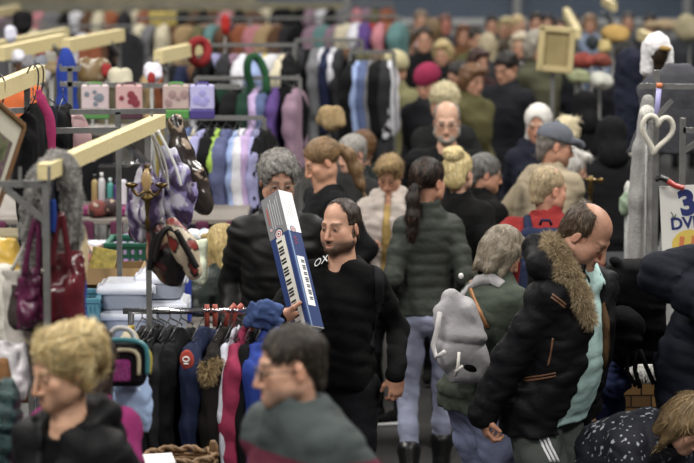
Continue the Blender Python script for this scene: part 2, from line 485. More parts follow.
def hand_sdf(s, w_, d, n, side, curl=.6, spread=.12, hs=1.):
    """w_ wrist, d towards the fingertips, n palm normal, side: direction of the thumb"""
    d = nrm(d); n = nrm(np.array(n) - d * (np.array(n) @ d)); t = nrm(np.cross(d, n)); t = t if t @ np.array(side) > 0 else -t
    M = np.stack([d, t, n], 1); w_ = np.array(w_, float)
    s.ell(w_ + d * .047 * hs, np.array([.056, .041, .017]) * hs, M, k=.015)
    s.cap(w_, w_ + d * .03 * hs, .026 * hs, .03 * hs, k=.02)
    for i, (o, L, r_) in enumerate(((.029, .072, .0092), (.0095, .08, .0096), (-.010, .075, .0092), (-.028, .058, .0082))):
        p = w_ + (d * .086 - d * abs(o - .005) * .25 + t * o) * hs
        f = nrm(d + t * o * spread * 20); a = 0.
        for j, fr in enumerate((.46, .32, .24)):
            a += curl * (.55, 1., .7)[j] * (1 + .12 * i)
            q = p + (f * math.cos(a) + n * math.sin(a)) * L * fr * hs
            s.cap(p, q, r_ * hs * (1 - .07 * j), r_ * hs * (.93 - .07 * j), k=.004); p = q
    p = w_ + (d * .022 + t * .026) * hs; f = nrm(d * .75 + t * .62 + n * .45)
    q = p + f * .044 * hs; s.cap(p, q, .0145 * hs, .0112 * hs, k=.012)
    f = nrm(d * .9 + t * .2 + n * (.35 + .4 * curl)); e = q + f * .034 * hs; s.cap(q, e, .011 * hs, .0085 * hs, k=.004)
def ik(a, t, l1, l2, pole):
    a = np.array(a, float); t = np.array(t, float); v = t - a; L = np.linalg.norm(v); L2 = min(L, (l1 + l2) * .998); v /= L
    t = a + v * L2; x = (l1 * l1 - l2 * l2 + L2 * L2) / (2 * L2); hgt = math.sqrt(max(l1 * l1 - x * x, 0))
    p = np.array(pole, float); p = p - v * (p @ v); p = nrm(p)
    return a + v * x + p * hgt, t
def fold_disp(amp=.004, f=22., seed=0):
    return lambda P: amp * (noise3(P * np.array([1, 1, .55]), f, seed) * .6 - 1.5 * np.abs(noise3(P * np.array([.8, .8, 1.5]), f * 1.1, seed + 5)) + .8)
HS = [.0042, .0062, .011]; CS = [.0095, .014, .024]; HN = [.0046, .0065, .012]
def person(label, px, py, Y, yaw=0, lean=0, side=0, head=(0, 0, 0), sex='m', bw=1., hd=1., skin=(200, 152, 126), hair=('short', (70, 55, 45)), brow=None,
           stub=0., stubc=(96, 84, 76), top=None, under=None, legs=None, shoes=None, arms=None, show=('L', 'R'), lod=1, group=None, face={}, crouch=0., feet=None,
           seed=0, jw=1., fat=0., lips=.5, nstr=1500, nech=0., beard=None, hunch=0., belly=0., scale=None, iris=(60, 50, 45)):
    fem = sex == 'f'
    sp = nrm((math.sin(R(side)), -math.sin(R(lean)) * math.cos(R(side)), math.cos(R(lean)) * math.cos(R(side))))
    pc = np.array((0, math.sin(R(lean)) * .12, .93 - crouch))
    nb = pc + sp * .50
    Xl = nrm(np.cross((0, 1, 0), sp) if False else np.array((1., 0, 0)) - sp * sp[0])
    sd_ = .138 if fem else .156
    sd_ *= bw
    sh = {k: nb - sp * .055 + Xl * x * sd_ + np.array((0, -.01 - hunch, 0)) for k, x in (('L', 1), ('R', -1))}
    nd = nrm(sp * .5 + np.array((0, -.12, 1)) * (.6 if lean < 60 else .1))
    hs = hd * (.97 if fem else 1.0)
    hc = nb + nd * (.178 + nech) * hs
    HR = rotz(R(head[1])) @ rotx(R(head[0])) @ roty(R(head[2]))
    ht = hc + HR @ np.array((0, .012, .13)) * hs
    T = at(px, py, Y); S = scale or T[2] / ht[2]
    rz = rotz(R(yaw)); off = rz @ ht * S
    loc = (T[0] - off[0], T[1] - off[1], T[2] - off[2] if scale else 0)
    # arms
    A = {}
    for k, x in (('L', 1), ('R', -1)):
        a = dict(w=(x * (sd_ + .055 * bw), pc[1] * .4 - .04, .92 - crouch), d=(0, -.12, -1), n=(-x, 0, 0), side=(0, -1, 0), curl=.45, pole=(x * .25, 1, 0))
        a.update((arms or {}).get(k, {}))
        if len(a['w']) == 4: a['w'] = rz.T @ ((at(*a['w'][1:]) - np.array(loc)) / S)
        if a.get('world'):
            for q_ in ('d', 'n', 'side', 'pole'): a[q_] = rz.T @ np.array(a[q_], float)
        el, wr = ik(sh[k], a['w'], .295, .262, a['pole']); a['e'] = el; a['w'] = wr; A[k] = a
    # legs
    LG = {}
    for k, x in (('L', 1), ('R', -1)):
        f = dict(p=(x * .095, 0, .08), pole=(x * .15, -1, 0), yaw=0); f.update((feet or {}).get(k, {}))
        hp = pc + np.array((x * .085, 0, -.05)); kn, an = ik(hp, f['p'], .42, .40, f['pole']); LG[k] = dict(h=hp, k=kn, a=an, yaw=f['yaw'])
    hem = (top or {}).get('hem', .80) - crouch
    # ---- the body, one surface
    b = SDF()
    b.loft(pc, nb, [-.1, 0, .3, .6, .9, 1.0], [.13, .14, .11, .13, .13, .06], [.08, .09, .08, .09, .075, .05], Xl, k=.03)
    for k in 'LR':
        b.chain([nb - sp * .03, sh[k], A[k]['e'], A[k]['w']], [.04, .036, .026, .018], k=.03)
        l = LG[k]; b.chain([l['h'], l['k'], l['a']], [.075, .048, .034], k=.03)
    bv, bf = b.mesh(.018 if lod < 2 else .03)
    hsf = head_sdf(jw, fem, fat, ears=True, nose=face.get('nose', 1.)); nl = HR.T @ ((nb - hc) / hs)
    hsf.cap((0, .022, -.055), nl * .95, .048 if not fem else .041, .056 if not fem else .046, k=.03)
    hsf.cap(nl * .95, nl * 1.0 + HR.T @ (-sp * .09), .06, .10, k=.03)
    hv, hf = hsf.mesh(HS[lod])
    hk = face_col(hv, skin, brow or hair[1], stub, stubc, lips, iris)
    hv = (hv * hs) @ HR.T + hc
    pcs = [(bv, bf, np.tile(np.array(lin(skin)), (len(bv), 1))), (hv, hf, hk)]
    for k in show:
        q = SDF(); a = A[k]; hand_sdf(q, a['w'], a['d'], a['n'], a['side'], a['curl'], hs=(.92 if fem else 1.0) * a.get('hs', 1.))
        q.cap(a['w'] + (a['e'] - a['w']) * .12, a['w'] + nrm(a['d']) * .01, .024, .026, k=.02)
        v, f = q.mesh(HN[lod]); kk = np.tile(np.array(lin(skin)) * np.array([1, .93, .9]), (len(v), 1)); pcs.append((v, f, kk))
    V, F, K = cat(pcs)
    o = link('person', V, F, SKINM, None, K)
    o.location = loc; o.rotation_euler = (0, 0, R(yaw)); o.scale = (S, S, S)
    tag(o, label, 'person', group)
    P = dict(o=o, pc=pc, nb=nb, sp=sp, sh=sh, A=A, LG=LG, hc=hc, HR=HR, hs=hs, X=Xl, S=S, loc=np.array(loc), rz=rz, nd=nd, sd=sd_, lod=lod)
    P['hp'] = lambda p: HR @ (np.array(p, float) * hs) + hc
    P['wp'] = lambda p: rz @ (np.array(p, float) * S) + np.array(loc)
    # ---- hair
    if hair[0] not in ('none', 'bald'):
        opt = hair[2] if len(hair) > 2 else {}; q = hair_sdf(hair[0], fat, opt.get('rootz', 0.))
        amp = {'curly': .007, 'afro': .01}.get(hair[0], .003)
        v, f = q.mesh(HS[lod] * 1.25, lambda p: amp * (noise3(p, 110 if amp > .004 else 60, seed) + .6 * noise3(p * np.array([1, 1, .4]), 190, seed + 1)))
        k0 = np.array(lin(hair[1])); kk = k0[None] * (.8 + .25 * noise3(v * np.array([1, 1, .35]), 170, seed + 2))[:, None]
        pc_ = [(v, f, kk)]
        if lod < 2:
            cr = np.array(opt.get('crown', (0, .06, .12)))
            if hair[0] in ('pony', 'bun', 'updo'):
                rt = np.array({'pony': (0, .125, .03 + opt.get('rootz', 0.)), 'bun': (0, .075, .11), 'updo': (0, .11, .06)}[hair[0]])
                def flow(p):
                    d = nrm_rows(rt - p); t = (p[:, 1] > .125) & (p[:, 2] < .05)
                    d[t] = np.array((0, .1, -1)); return d
            else:
                def flow(p):
                    d = nrm_rows(p - cr); t = np.clip((.07 - p[:, 2]) / .08, 0, 1)[:, None]; return d * (1 - t) + np.array((0, .15, -1)) * t
            cu = opt.get('curl', .35 if hair[0] in ('curly', 'afro') else .05)
            for j, (cc, fr) in enumerate(((hair[1], .65), (opt.get('c2', hair[1]), .35))):
                pc_.append(strands(v, f, cc, int(nstr * fr), opt.get('L', .03 if cu > .2 else .045), .0016 if lod == 0 else .0024, opt.get('lift', .5 if cu > .2 else .18), flow, seed + j, cu, opt.get('var', .3)))
        v, f, kk = cat(pc_); link('hair', (v * hs) @ HR.T + hc, f, HAIRM, o, kk)
    if beard:
        q = SDF(); B_ = beard if isinstance(beard[0], tuple) else (beard, 1.); beard, bs = B_; q.cap((0, -.076, -.085), (0, -.07, -.095), .03 * bs, k=.02)
        for x in (-1, 1): q.chain([(x * .02, -.072, -.086), (x * .055, -.015, -.055), (x * .066, .0, -.01)], [.028 * bs, .024 * bs, .012], k=.02); q.cap((0, -.096, -.054), (x * .027, -.082, -.07), .0065, k=.006)
        q.ell((0, -.1, -.0705), (.022, .03, .012), k=.006, mode='s')
        v, f = q.mesh(HS[lod], lambda p: .002 * noise3(p, 150, 3)); link('beard', (v * hs) @ HR.T + hc, f, HAIRM, o, np.array(lin(beard))[None] * (.75 + .3 * noise3(v, 200, 1))[:, None])
    # ---- clothes
    if under: garment(P, under, fem, bw, belly, seed + 3, arms=False)
    if top: garment(P, top, fem, bw, belly, seed)
    if legs: trousers(P, legs, fem, bw, seed)
    if shoes is not None: footwear(P, shoes)
    return P
def nrm_rows(d): return d / (np.linalg.norm(d, axis=1)[:, None] + 1e-9)
def garment(P, c, fem, bw, belly, seed, arms=True):
    lod = P['lod']; pc, nb, sp, X = P['pc'], P['nb'], P['sp'], P['X']; th = c.get('thick', .0)
    hem = c.get('hem', .80) - (.93 - pc[2])
    us = [-.06, .0, .25, .5, .75, .9, 1.0, 1.07]
    ws = np.array([.170, .172, .142, .142, .158, .148, .085, .06] if fem else [.165, .168, .158, .168, .186, .172, .10, .065]) * bw + th
    ds = np.array([.125, .125, .10, .115, .118, .095, .072, .055] if fem else [.12, .125, .12, .125, .125, .102, .08, .06]) * (1 + (bw - 1) * .6) + th
    of = np.array([.0, .0, .0, -.01, -.005, .01, .012, .015]) - belly * np.array([.3, .7, 1, .6, .2, 0, 0, 0])
    ds = ds + belly * .5 * np.array([.5, .8, 1, .6, .2, 0, 0, 0])
    if 'ws' in c: ws = ws * np.array(c['ws'])
    q = SDF(); k = c.get('k', .035)
    q.loft(pc, nb, us, ws, ds, X, k=k, off=of)
    L = pc[2] - hem; fl = c.get('flare', 1.06)
    if L > .02:
        q.loft(pc + np.array((0, 0, .04)), (pc[0] + c.get('swing', (0, 0))[0], pc[1] * .7 + c.get('swing', (0, 0))[1], hem), [0, .4, 1], [ws[1] * .985, ws[0] * 1.01, ws[0] * fl], [ds[1] * .985, ds[0] * 1.02, ds[0] * fl * 1.03], n=2.4, k=k)
    rs = np.array(c.get('sr', [.060, .055, .049, .044])) * (.9 if fem else 1.) * (1 + (bw - 1) * .7) + th
    if arms:
        for s_ in 'LR':
            a = P['A'][s_]; w_ = a['w'] + (a['e'] - a['w']) * c.get('cuffback', .0); m = (P['sh'][s_] + a['e']) / 2
            q.chain([nb - sp * .02, P['sh'][s_]], [.050 + th, rs[0] * .97], k=.05)
            q.chain([P['sh'][s_], m, a['e'], w_], rs, k=.03)
    else: 
        for s_ in 'LR': q.cap(nb - sp * .02, P['sh'][s_], .05, .05, k=.05)
    col = c.get('collar', 'crew'); nd = P['nd']; hb = P['hc'] + P['HR'] @ np.array((0, .02, -.09)) * P['hs']
    if col in ('stand', 'turtle', 'hood'):
        e = nb + (hb - nb) * (.62 if col == 'stand' else .75 if col == 'turtle' else .45); r0 = .075 if col != 'turtle' else .068
        q.chain([nb - sp * .01, e], [r0 + .012 + th * .5, r0 + th * .4], k=.03)
        q.cap(nb + (hb - nb) * .25, e + (e - nb) * .8, r0 - .018, r0 - .008, k=.006, mode='s')
    if col == 'crew': q.cap(nb + (hb - nb) * .22 + np.array((0, -.03, 0)), nb + (hb - nb) * 1.1, .054, .07, k=.012, mode='s')
    if col == 'vee': q.chain([nb - sp * .12 + np.array((0, -.12, 0)), nb + (hb - nb) * .3 + np.array((0, -.03, 0)), nb + (hb - nb)], [.02, .062, .07], k=.015, mode='s')
    if col == 'hood':
        B = nb + np.array((0, .085, .03))
        for x in (-1, 1): q.chain([nb + X * x * .06 + np.array((0, -.07, -.01)), nb + X * x * .10 + np.array((0, .01, .045)), B + X * x * .05], [.026, .035, .05], k=.03)
        q.ell(B, (.10, .06, .075), k=.04)
    if c.get('open'):
        op = c['open']
        q.op((-.4, -.5, hem - .1), (.4, .05, nb[2] + .1), lambda p: np.maximum(np.abs(p[..., 0] - pc[0]) - op * (.55 + .45 * np.clip((pc[2] + .2 - p[..., 2]) / .5, -1, 1)), p[..., 1] - pc[1] + sp[1] * -1 * (p[..., 2] - pc[2]) - .0), .015, 's')
    amp = c.get('fold', .005); fd = fold_disp(amp, c.get('ff', 24.), seed); qs = c.get('quilt')
    def disp(p):
        d = fd(p)
        if qs:
            t = (p - pc) @ sp; arm = np.zeros(len(p), bool)
            if arms:
                for s_ in 'LR':
                    a = P['A'][s_]
                    for (u, v) in ((P['sh'][s_], a['e']), (a['e'], a['w'])):
                        L_ = np.linalg.norm(v - u); dd = (v - u) / L_; tt = (p - u) @ dd; m = (np.linalg.norm(p - u - np.clip(tt, 0, L_)[:, None] * dd, axis=1) < .085) & (tt > 0) & (tt < L_)
                        m &= np.abs(p[:, 0]) > P['sd'] * .86
                        t = np.where(m, tt, t)
            ph = np.abs(np.sin(np.pi * t / qs)); d = d + c.get('qd', .009) * (1 - ph ** .6) - .003
        return d
    v, f = q.mesh(CS[lod] * c.get('res', 1.), disp)
    m = c['m']; mats = None; mi = None
    if c.get('split'):                      # a second colour of the cloth: fn(points in body space) -> bool
        cen = v[f].mean(1); mi = np.where(c['split'](cen, P), 1, 0); mats = [m, c['m2']]
    kk = None
    if c.get('vcol'): kk = c['vcol'](v, P)
    return link(c.get('name', 'jacket'), v, f, m, P['o'], kk, mats=mats, midx=mi)
def trousers(P, c, fem, bw, seed):
    q = SDF(); pc = P['pc']; q.ell(pc + np.array((0, .01, -.04)), (.168 * bw, .122, .11), k=.04)
    w_ = c.get('w', 1.)
    for s_ in 'LR':
        l = P['LG'][s_]; m = (l['h'] + l['k']) / 2; a = l['a'] + (l['k'] - l['a']) * c.get('crop', .02)
        q.chain([l['h'], m, l['k'], (l['k'] + l['a']) / 2, a], np.array([.092 * bw, .08 * bw, .062, .056 * w_, .05 * w_]) * c.get('wide', 1.), k=.03)
    v, f = q.mesh(CS[P['lod']], fold_disp(c.get('fold', .005), 26, seed + 9))
    o = link(c.get('name', 'trousers'), v, f, c['m'], P['o'], c['vcol'](v, P) if c.get('vcol') else None)
    return o
def footwear(P, c):
    for s_ in 'LR':
        l = P['LG'][s_]; a = l['a']; M = rotz(R(l['yaw'])); q = SDF(); z0 = a[2] - .08
        def pt(x, y, z): return np.array((a[0], a[1], z0)) + M @ np.array((x, y, z))
        q.chain([pt(0, .03, .04), pt(0, -.06, .042), pt(0, -.15, .033)], [.04, .043, .033], k=.03)
        q.cap(pt(0, .02, .05), np.array(a) + (l['k'] - a) * c.get('shaft', .04), .046, .066 if c.get('shaft') else .042, k=.03)
        q.op(pt(0, 0, -.2) - .3, pt(0, 0, 0) + .3, lambda p: p[..., 2] - z0 - .002, .004, 's')
        v, f = q.mesh(CS[P['lod']] * .8); sh = link('boot' if c.get('shaft') else 'shoe', v, f, c['m'], P['o'])
        q = SDF(); q.chain([pt(0, .035, .012), pt(0, -.06, .012), pt(0, -.155, .012)], [.044, .047, .036], k=.03)
        q.op(pt(0, 0, -.2) - .3, pt(0, 0, 0) + .3, lambda p: p[..., 2] - z0, .002, 's'); q.op(pt(0, 0, 0) - .3, pt(0, 0, .3) + .3, lambda p: z0 + .022 - p[..., 2], .002, 's')
        v, f = q.mesh(CS[P['lod']] * .7); link('sole', v, f, c.get('sole', BLACKP), sh)
def glasses(P, col=(40, 38, 38), w_=.0016, lens=True):
    mb = MB(); hp = P['hp']
    for x in (-1, 1):
        ring = [hp((x * .032 + .024 * math.cos(a) * (1 if abs(math.cos(a)) > 0 else 1), -.105 + .006 * abs(math.cos(a)), .001 + .016 * math.sin(a))) for a in np.linspace(0, 2 * math.pi, 18)[:-1]]
        mb.tube(ring, w_, 6, closed=True)
        mb.tube([hp((x * .055, -.097, .005)), hp((x * .078, -.05, .008)), hp((x * .083, .005, .004))], w_, 6)
    mb.tube([hp((-.009, -.108, .004)), hp((0, -.111, .008)), hp((.009, -.108, .004))], w_, 6)
    return mb.build('glasses', plastic(col), P['o'], True)
def cap_band(P, name, pts, r, m, lod_h=.008, k=.01):
    q = SDF(); q.chain([np.array(p) for p in pts], r if hasattr(r, '__len__') else [r] * len(pts), k=k)
    v, f = q.mesh(lod_h); return link(name, v, f, m, P['o'])
def ribbon(P, name, pts, nor, wd, m, th=.006, parent=None):
    """a flat strap along points, nor = outward normals"""
    mb = MB(); pts = np.array(pts, float); nor = np.array(nor, float); n = len(pts)
    V = []
    for i in range(n):
        t = nrm(pts[min(i + 1, n - 1)] - pts[max(i - 1, 0)]); nn = nrm(nor[i] - t * (nor[i] @ t)); s_ = np.cross(t, nn) * wd / 2
        for (a, b_) in ((-1, 0), (1, 0), (1, 1), (-1, 1)): V.append(pts[i] + s_ * a + nn * th * b_)
    F = []
    for i in range(n - 1):
        for k in range(4): F.append((i * 4 + k, i * 4 + (k + 1) % 4, i * 4 + 4 + (k + 1) % 4, i * 4 + 4 + k))
    F += [(0, 3, 2, 1), tuple(n * 4 - 4 + k for k in range(4))]
    mb.add(V, F); return mb.build(name, m, parent or (P['o'] if P else None), True)

from mathutils.bvhtree import BVHTree
def surf(P, o, px, py, out=.0):
    """the point (body space) of a garment seen along the direction, and its normal"""
    if '_b' not in P: P['_b'] = {}
    if o.name not in P['_b']:
        me = o.data; P['_b'][o.name] = BVHTree.FromPolygons([v.co.copy() for v in me.vertices], [tuple(p.vertices) for p in me.polygons])
    Ri = P['rz'].T; a = Ri @ ((np.array((0, 0, CAMZ)) - P['loc']) / P['S']); b_ = Ri @ ((at(px, py, 30.) - P['loc']) / P['S']); d = nrm(b_ - a)
    h = P['_b'][o.name].ray_cast(Vector(a), Vector(d))
    if h[0] is None: return None, None
    n = np.array(h[1]); n = n if n @ d < 0 else -n
    return np.array(h[0]) + n * out, n
def strip(P, o, name, pix, wd, m, th=.003, n=6):
    """a strap, zip or stripe lying on a garment along a run of view directions"""
    pts = []; ns = []
    for i in range(len(pix) - 1):
        for t in np.linspace(0, 1, n)[(0 if i == 0 else 1):]:
            p, q = surf(P, o, pix[i][0] + (pix[i + 1][0] - pix[i][0]) * t, pix[i][1] + (pix[i + 1][1] - pix[i][1]) * t)
            if p is not None: pts.append(p - q * th * .3); ns.append(q)
    if len(pts) < 2: print('strip missed', name, pix); return None
    return ribbon(P, name, pts, ns, wd, m, th)
# ---------------------------------------------------------------- the hall
mb = MB(); mb.add([(-14, -4, 0), (14, -4, 0), (14, 60, 0), (-14, 60, 0)], [(0, 1, 2, 3)])
FLOORM = mat('worn hall floor', (50, 49, 48), rough=.38, var=.3, vscale=1.2, bump=.12, bscale=5)
tag(mb.build('floor', FLOORM), None, None, None, 'structure')
def K(*a, **k): return cloth(tuple(a), **k)
DK = K(17, 17, 20); BLK = K(11, 11, 12); JEANB = K(24, 24, 28); LJ = K(148, 154, 182, var=.22, vscale=7, bscale=120); SHOEB = mat('black leather', (14, 14, 15), rough=.35, bump=.15, bscale=40)
SK1, SK2, SK3 = (186, 136, 110), (178, 126, 100), (192, 146, 122)
DOWN = lambda x: dict(w=(x * .2, -.04, .93))
# --- man with the keyboard carton
P4 = person('man in black long-sleeved top carrying a keyboard carton under his arm', 341, 199, 11.0, yaw=-28, head=(2, -8, -2), hair=('receding', (58, 46, 38), dict(L=.022, lift=.3)), skin=SK1, stub=.85, stubc=(70, 52, 42), beard=((84, 62, 46), .80), nech=-.016, hd=.95, bw=.97, belly=.035,
    brow=(50, 38, 30), jw=1.04, fat=.005, lod=0, seed=4, top=dict(name='sweater', m=BLK, collar='crew', hem=.99, fold=.007, flare=1.0),
    legs=dict(m=JEANB, wide=1.08), shoes=dict(m=BLK),
    arms={'R': dict(w=('px', 281, 315, 10.62), world=1, d=(1, -.05, -.05), n=(0, .45, .9), side=(.2, -.8, .5), curl=1.0, pole=(-.6, .7, -.6)),
          'L': dict(w=('px', 396, 374, 10.85), hs=.92, world=1, d=(.0, -.1, -1), n=(-.3, .9, 0), side=(-.9, -.3, 0), curl=.8, pole=(.3, 1, 0))})
# --- man in the fur-hooded jacket
MINT = K(158, 190, 187, bump=.3); COPPER = plastic((100, 64, 40), rough=.6)
P16 = person('man in black fur-hooded jacket over mint hoodie looking down in right foreground', 603, 210, 10.4, yaw=54, lean=18, head=(38, 12, 0), hair=('balding', (70, 54, 40), dict(L=.03, lift=.4, c2=(100, 82, 62))), skin=(168, 120, 96), stub=.35, bw=1.12, belly=.05,
    lod=0, seed=11, jw=1.02, fat=.004, face=dict(nose=1.06), top=dict(m=K(15, 15, 18, rough=.6), collar='stand', hem=.78, thick=.022, fold=.010, open=.135, flare=1.0, k=.04),
    under=dict(name='hoodie', m=MINT, collar='hood', hem=.81, fold=.006), legs=dict(m=K(66, 72, 68), wide=1.12, fold=.008), shoes=dict(m=BLK),
    arms={'R': dict(w=(-.27, .20, .80), d=(.05, -.2, -1), n=(.6, -.5, 0), side=(.5, -.7, .1), curl=.9, pole=(-.3, 1, 0)), 'L': dict(w=(.20, -.05, .86))}, show=('R',))
# --- woman seen from behind in the quilted jacket
P9 = person('woman with dark ponytail seen from behind in olive quilted jacket and pale jeans', 428, 158, 13.3, yaw=182, head=(4, -38, 0), sex='f', hair=('pony', (34, 27, 24), dict(c2=(84, 60, 46), rootz=-.06, L=.06, lift=.3)), skin=SK2, lod=0, seed=2, hd=1.06, bw=.92,
    top=dict(m=K(52, 56, 51, rough=.55), collar='stand', hem=.95, quilt=.062, thick=.010, fold=.005, flare=1.0, qd=.006), legs=dict(m=LJ, fold=.006, wide=.98), shoes=dict(m=SHOEB, shaft=.2),
    feet={'L': dict(p=(.105, .10, .085), yaw=8), 'R': dict(p=(-.09, -.18, .085), yaw=-8)}, arms={'L': dict(w=(.205, -.12, .98), pole=(.1, 1, 0)), 'R': dict(w=(-.205, -.12, .98), pole=(-.1, 1, 0))}, show=())
# --- leather jacket man behind the carton
P5 = person('man with curly grey hair and glasses in black leather jacket behind the carton', 279, 154, 12.3, yaw=8, head=(16, 4, 0), hair=('curly', (128, 124, 118), dict(L=.025, c2=(86, 82, 78))), brow=(80, 76, 72), skin=SK1, lod=0, seed=5, bw=.96,
    top=dict(m=mat('black leather jacket', (7, 7, 7), rough=.6, bump=.25, bscale=25, spec=.25), collar='stand', hem=.72, thick=.018, fold=.009), legs=dict(m=JEANB), shoes=dict(m=BLK),
    arms={'R': dict(w=(-.225, -.06, .92), pole=(-.1, 1, 0)), 'L': dict(w=(.225, -.08, .93), pole=(.1, 1, 0))}, show=())
glasses(P5, (120, 118, 112))
P6 = person('woman with reddish blonde ponytail and black top looking down to the left', 315, 140, 13.9, yaw=-72, lean=7, nech=-.02, head=(24, -4, 0), sex='f', hair=('pony', (126, 96, 64), dict(c2=(158, 124, 84))), brow=(110, 80, 60), skin=(196, 142, 112), lod=0, seed=6, bw=1.25,
    top=dict(name='sweater', m=K(20, 21, 23), collar='crew', hem=.75, fold=.006), legs=dict(m=JEANB), shoes=dict(m=BLK), show=())
P7 = person('grey-haired man looking down, half hidden behind woman with reddish ponytail', 350, 135, 15.7, yaw=-40, head=(12, -10, 0), hair=('short', (150, 146, 140)), skin=SK3, lod=1, top=dict(m=K(40, 40, 40), collar='stand', hem=.75, thick=.02), legs=dict(m=JEANB), shoes=dict(m=BLK), show=())
P8 = person('woman with short blonde hair in pale beige jacket over yellow top looking down', 389, 158, 14.75, yaw=-14, lean=4, head=(30, 0, 3), sex='f', hair=('side', (172, 142, 92), dict(c2=(120, 92, 58), lift=.8, L=.05, curl=.2, var=.45)), brow=(130, 100, 70), skin=(188, 134, 106), lod=0, seed=8, bw=1.08,
    top=dict(m=K(176, 164, 156), collar='hood', hem=.72, thick=.02, open=.06, fold=.008), under=dict(name='top', m=K(172, 142, 80), collar='crew', hem=.76), legs=dict(m=JEANB), shoes=dict(m=BLK, sole=plastic((214, 214, 214))), feet={'L': dict(p=(.10, -.12, .08), yaw=-50)},
    arms={'R': dict(w=(-.09, -.33, 1.12), d=(.5, -.2, .5), n=(.3, .8, -.3), side=(0, 0, 1), curl=1.0, pole=(-.8, .3, -.6)), 'L': dict(w=(.15, -.28, 1.05))}, show=('R',))
P10 = person('woman with curled platinum bun seen from behind beside dark ponytail woman', 458, 152, 14.05, yaw=168, head=(0, -14, 0), sex='f', hair=('bun', (216, 194, 132), dict(c2=(238, 222, 172), var=.3, curl=.25, lift=.5)), skin=SK3, lod=0, seed=9, top=dict(m=K(15, 15, 16), collar='stand', hem=.78, thick=.015), legs=dict(m=JEANB), shoes=dict(m=BLK), show=())
P11 = person('grey-haired man with glasses and high black collar facing right', 487, 154, 14.75, yaw=112, head=(10, -8, 0), hair=('short', (112, 110, 108), dict(c2=(70, 68, 66), lift=.4)), skin=SK2, lod=0, seed=10, nstr=1200,
    top=dict(m=K(17, 17, 18), collar='turtle', hem=.75, thick=.015), legs=dict(m=JEANB), shoes=dict(m=BLK), show=())
glasses(P11)
P12 = person('bald man with grey beard and glasses in black sweatshirt facing the viewer', 447, 102, 16.0, yaw=-6, head=(8, 2, 0), hair=('balding', (120, 112, 104), dict(L=.012)), beard=(150, 142, 132), skin=(196, 150, 124), lod=0, seed=12, bw=1.2, belly=.03,
    top=dict(name='sweater', m=K(19, 20, 22), collar='crew', hem=.78), legs=dict(m=JEANB), shoes=dict(m=BLK))
glasses(P12)
P13 = person('man in grey baseball cap and beige jacket facing right', 557, 124, 14.9, yaw=112, lean=8, head=(10, -10, 0), hair=('crop', (128, 120, 112)), skin=SK2, stub=.3, lod=0, seed=13, bw=1.3, nech=-.01,
    top=dict(m=K(150, 136, 112), collar='stand', hem=.70, thick=.02, fold=.008), legs=dict(m=JEANB), shoes=dict(m=BLK), show=())
q = SDF(); q.ell((0, .01, .055), (.088, .112, .088), k=.01); q.half((0, 0, .035), (0, .12, -1), .01); q.chain([(-.045, -.09, .045), (0, -.155, .03), (.045, -.09, .045)], [.02, .02, .02], k=.02); q.ell((0, -.10, .05), (.06, .05, .014), k=.02)
q.cap((0, .01, .142), (0, .01, .146), .012, k=.006); v, f = q.mesh(.006); link('cap', v * P13['hs'] @ P13['HR'].T + P13['hc'], f, K(92, 96, 106), P13['o'])
glasses(P13)
P14 = person('short-haired man in red jacket wearing blue backpack seen from behind', 549, 166, 13.0, yaw=172, lean=8, head=(6, -48, 0), hair=('crop', (168, 146, 110), dict(L=.018, lift=.4)), skin=(186, 130, 104), lod=0, seed=14, bw=1.15,
    top=dict(m=K(132, 34, 34), collar='stand', hem=.75, thick=.02), legs=dict(m=JEANB), shoes=dict(m=BLK), show=())
P15 = person('woman in white knitted headscarf facing the viewer behind grey-capped man', 538, 106, 16.6, yaw=-12, head=(12, 0, 0), sex='f', hair=('none', (200, 190, 170)), skin=(176, 124, 100), lod=1, top=dict(m=K(30, 32, 46), collar='hood', hem=.7, thick=.02), legs=dict(m=JEANB), shoes=dict(m=BLK), show=())
q = SDF(); q.ell((0, .018, .045), (.09, .112, .096), k=.01); q.cap((0, .03, -.05), (0, .05, -.12), .085, .1, k=.03); q.ell((0, -.115, .002), (.058, .075, .088), k=.01, mode='s'); v, f = q.mesh(.009, lambda p: .003 * noise3(p, 130, 2))
link('headscarf', v @ P15['HR'].T + P15['hc'], f, K(206, 202, 196), P15['o'])
P15b = person('woman with cream blonde hair partly hidden behind the grey cap', 566, 116, 17.2, yaw=150, sex='f', hair=('bob', (206, 190, 150), dict(c2=(226, 214, 184))), skin=SK3, lod=1, top=dict(m=K(30, 30, 34), collar='stand', hem=.7), legs=dict(m=JEANB), shoes=dict(m=BLK), show=())
P15c = person('white-haired person facing right between grey cap and red jacket', 577, 148, 15.4, yaw=95, lean=14, head=(20, 0, 0), sex='f', hair=('mid', (196, 192, 186), dict(c2=(220, 216, 208))), skin=SK3, lod=1, top=dict(m=K(168, 162, 150), collar='stand', hem=.7, thick=.02), legs=dict(m=JEANB), shoes=dict(m=BLK), show=())
P17 = person('woman with grey-blonde hair bending right in green jacket with grey backpack', 514, 229, 11.2, yaw=122, lean=13, head=(34, -6, 0), sex='f', hair=('mid', (128, 116, 98), dict(c2=(96, 84, 68))), skin=SK2, lod=0, seed=17, bw=1.05, arms={'L': dict(w=(.2, -.38, .8)), 'R': dict(w=(-.2, -.38, .8))},
    top=dict(m=K(58, 66, 56, rough=.7), collar='stand', hem=.86, thick=.03, fold=.008), legs=dict(m=K(114, 122, 154, var=.2), wide=1.1, fold=.008), shoes=dict(m=BLK), show=())
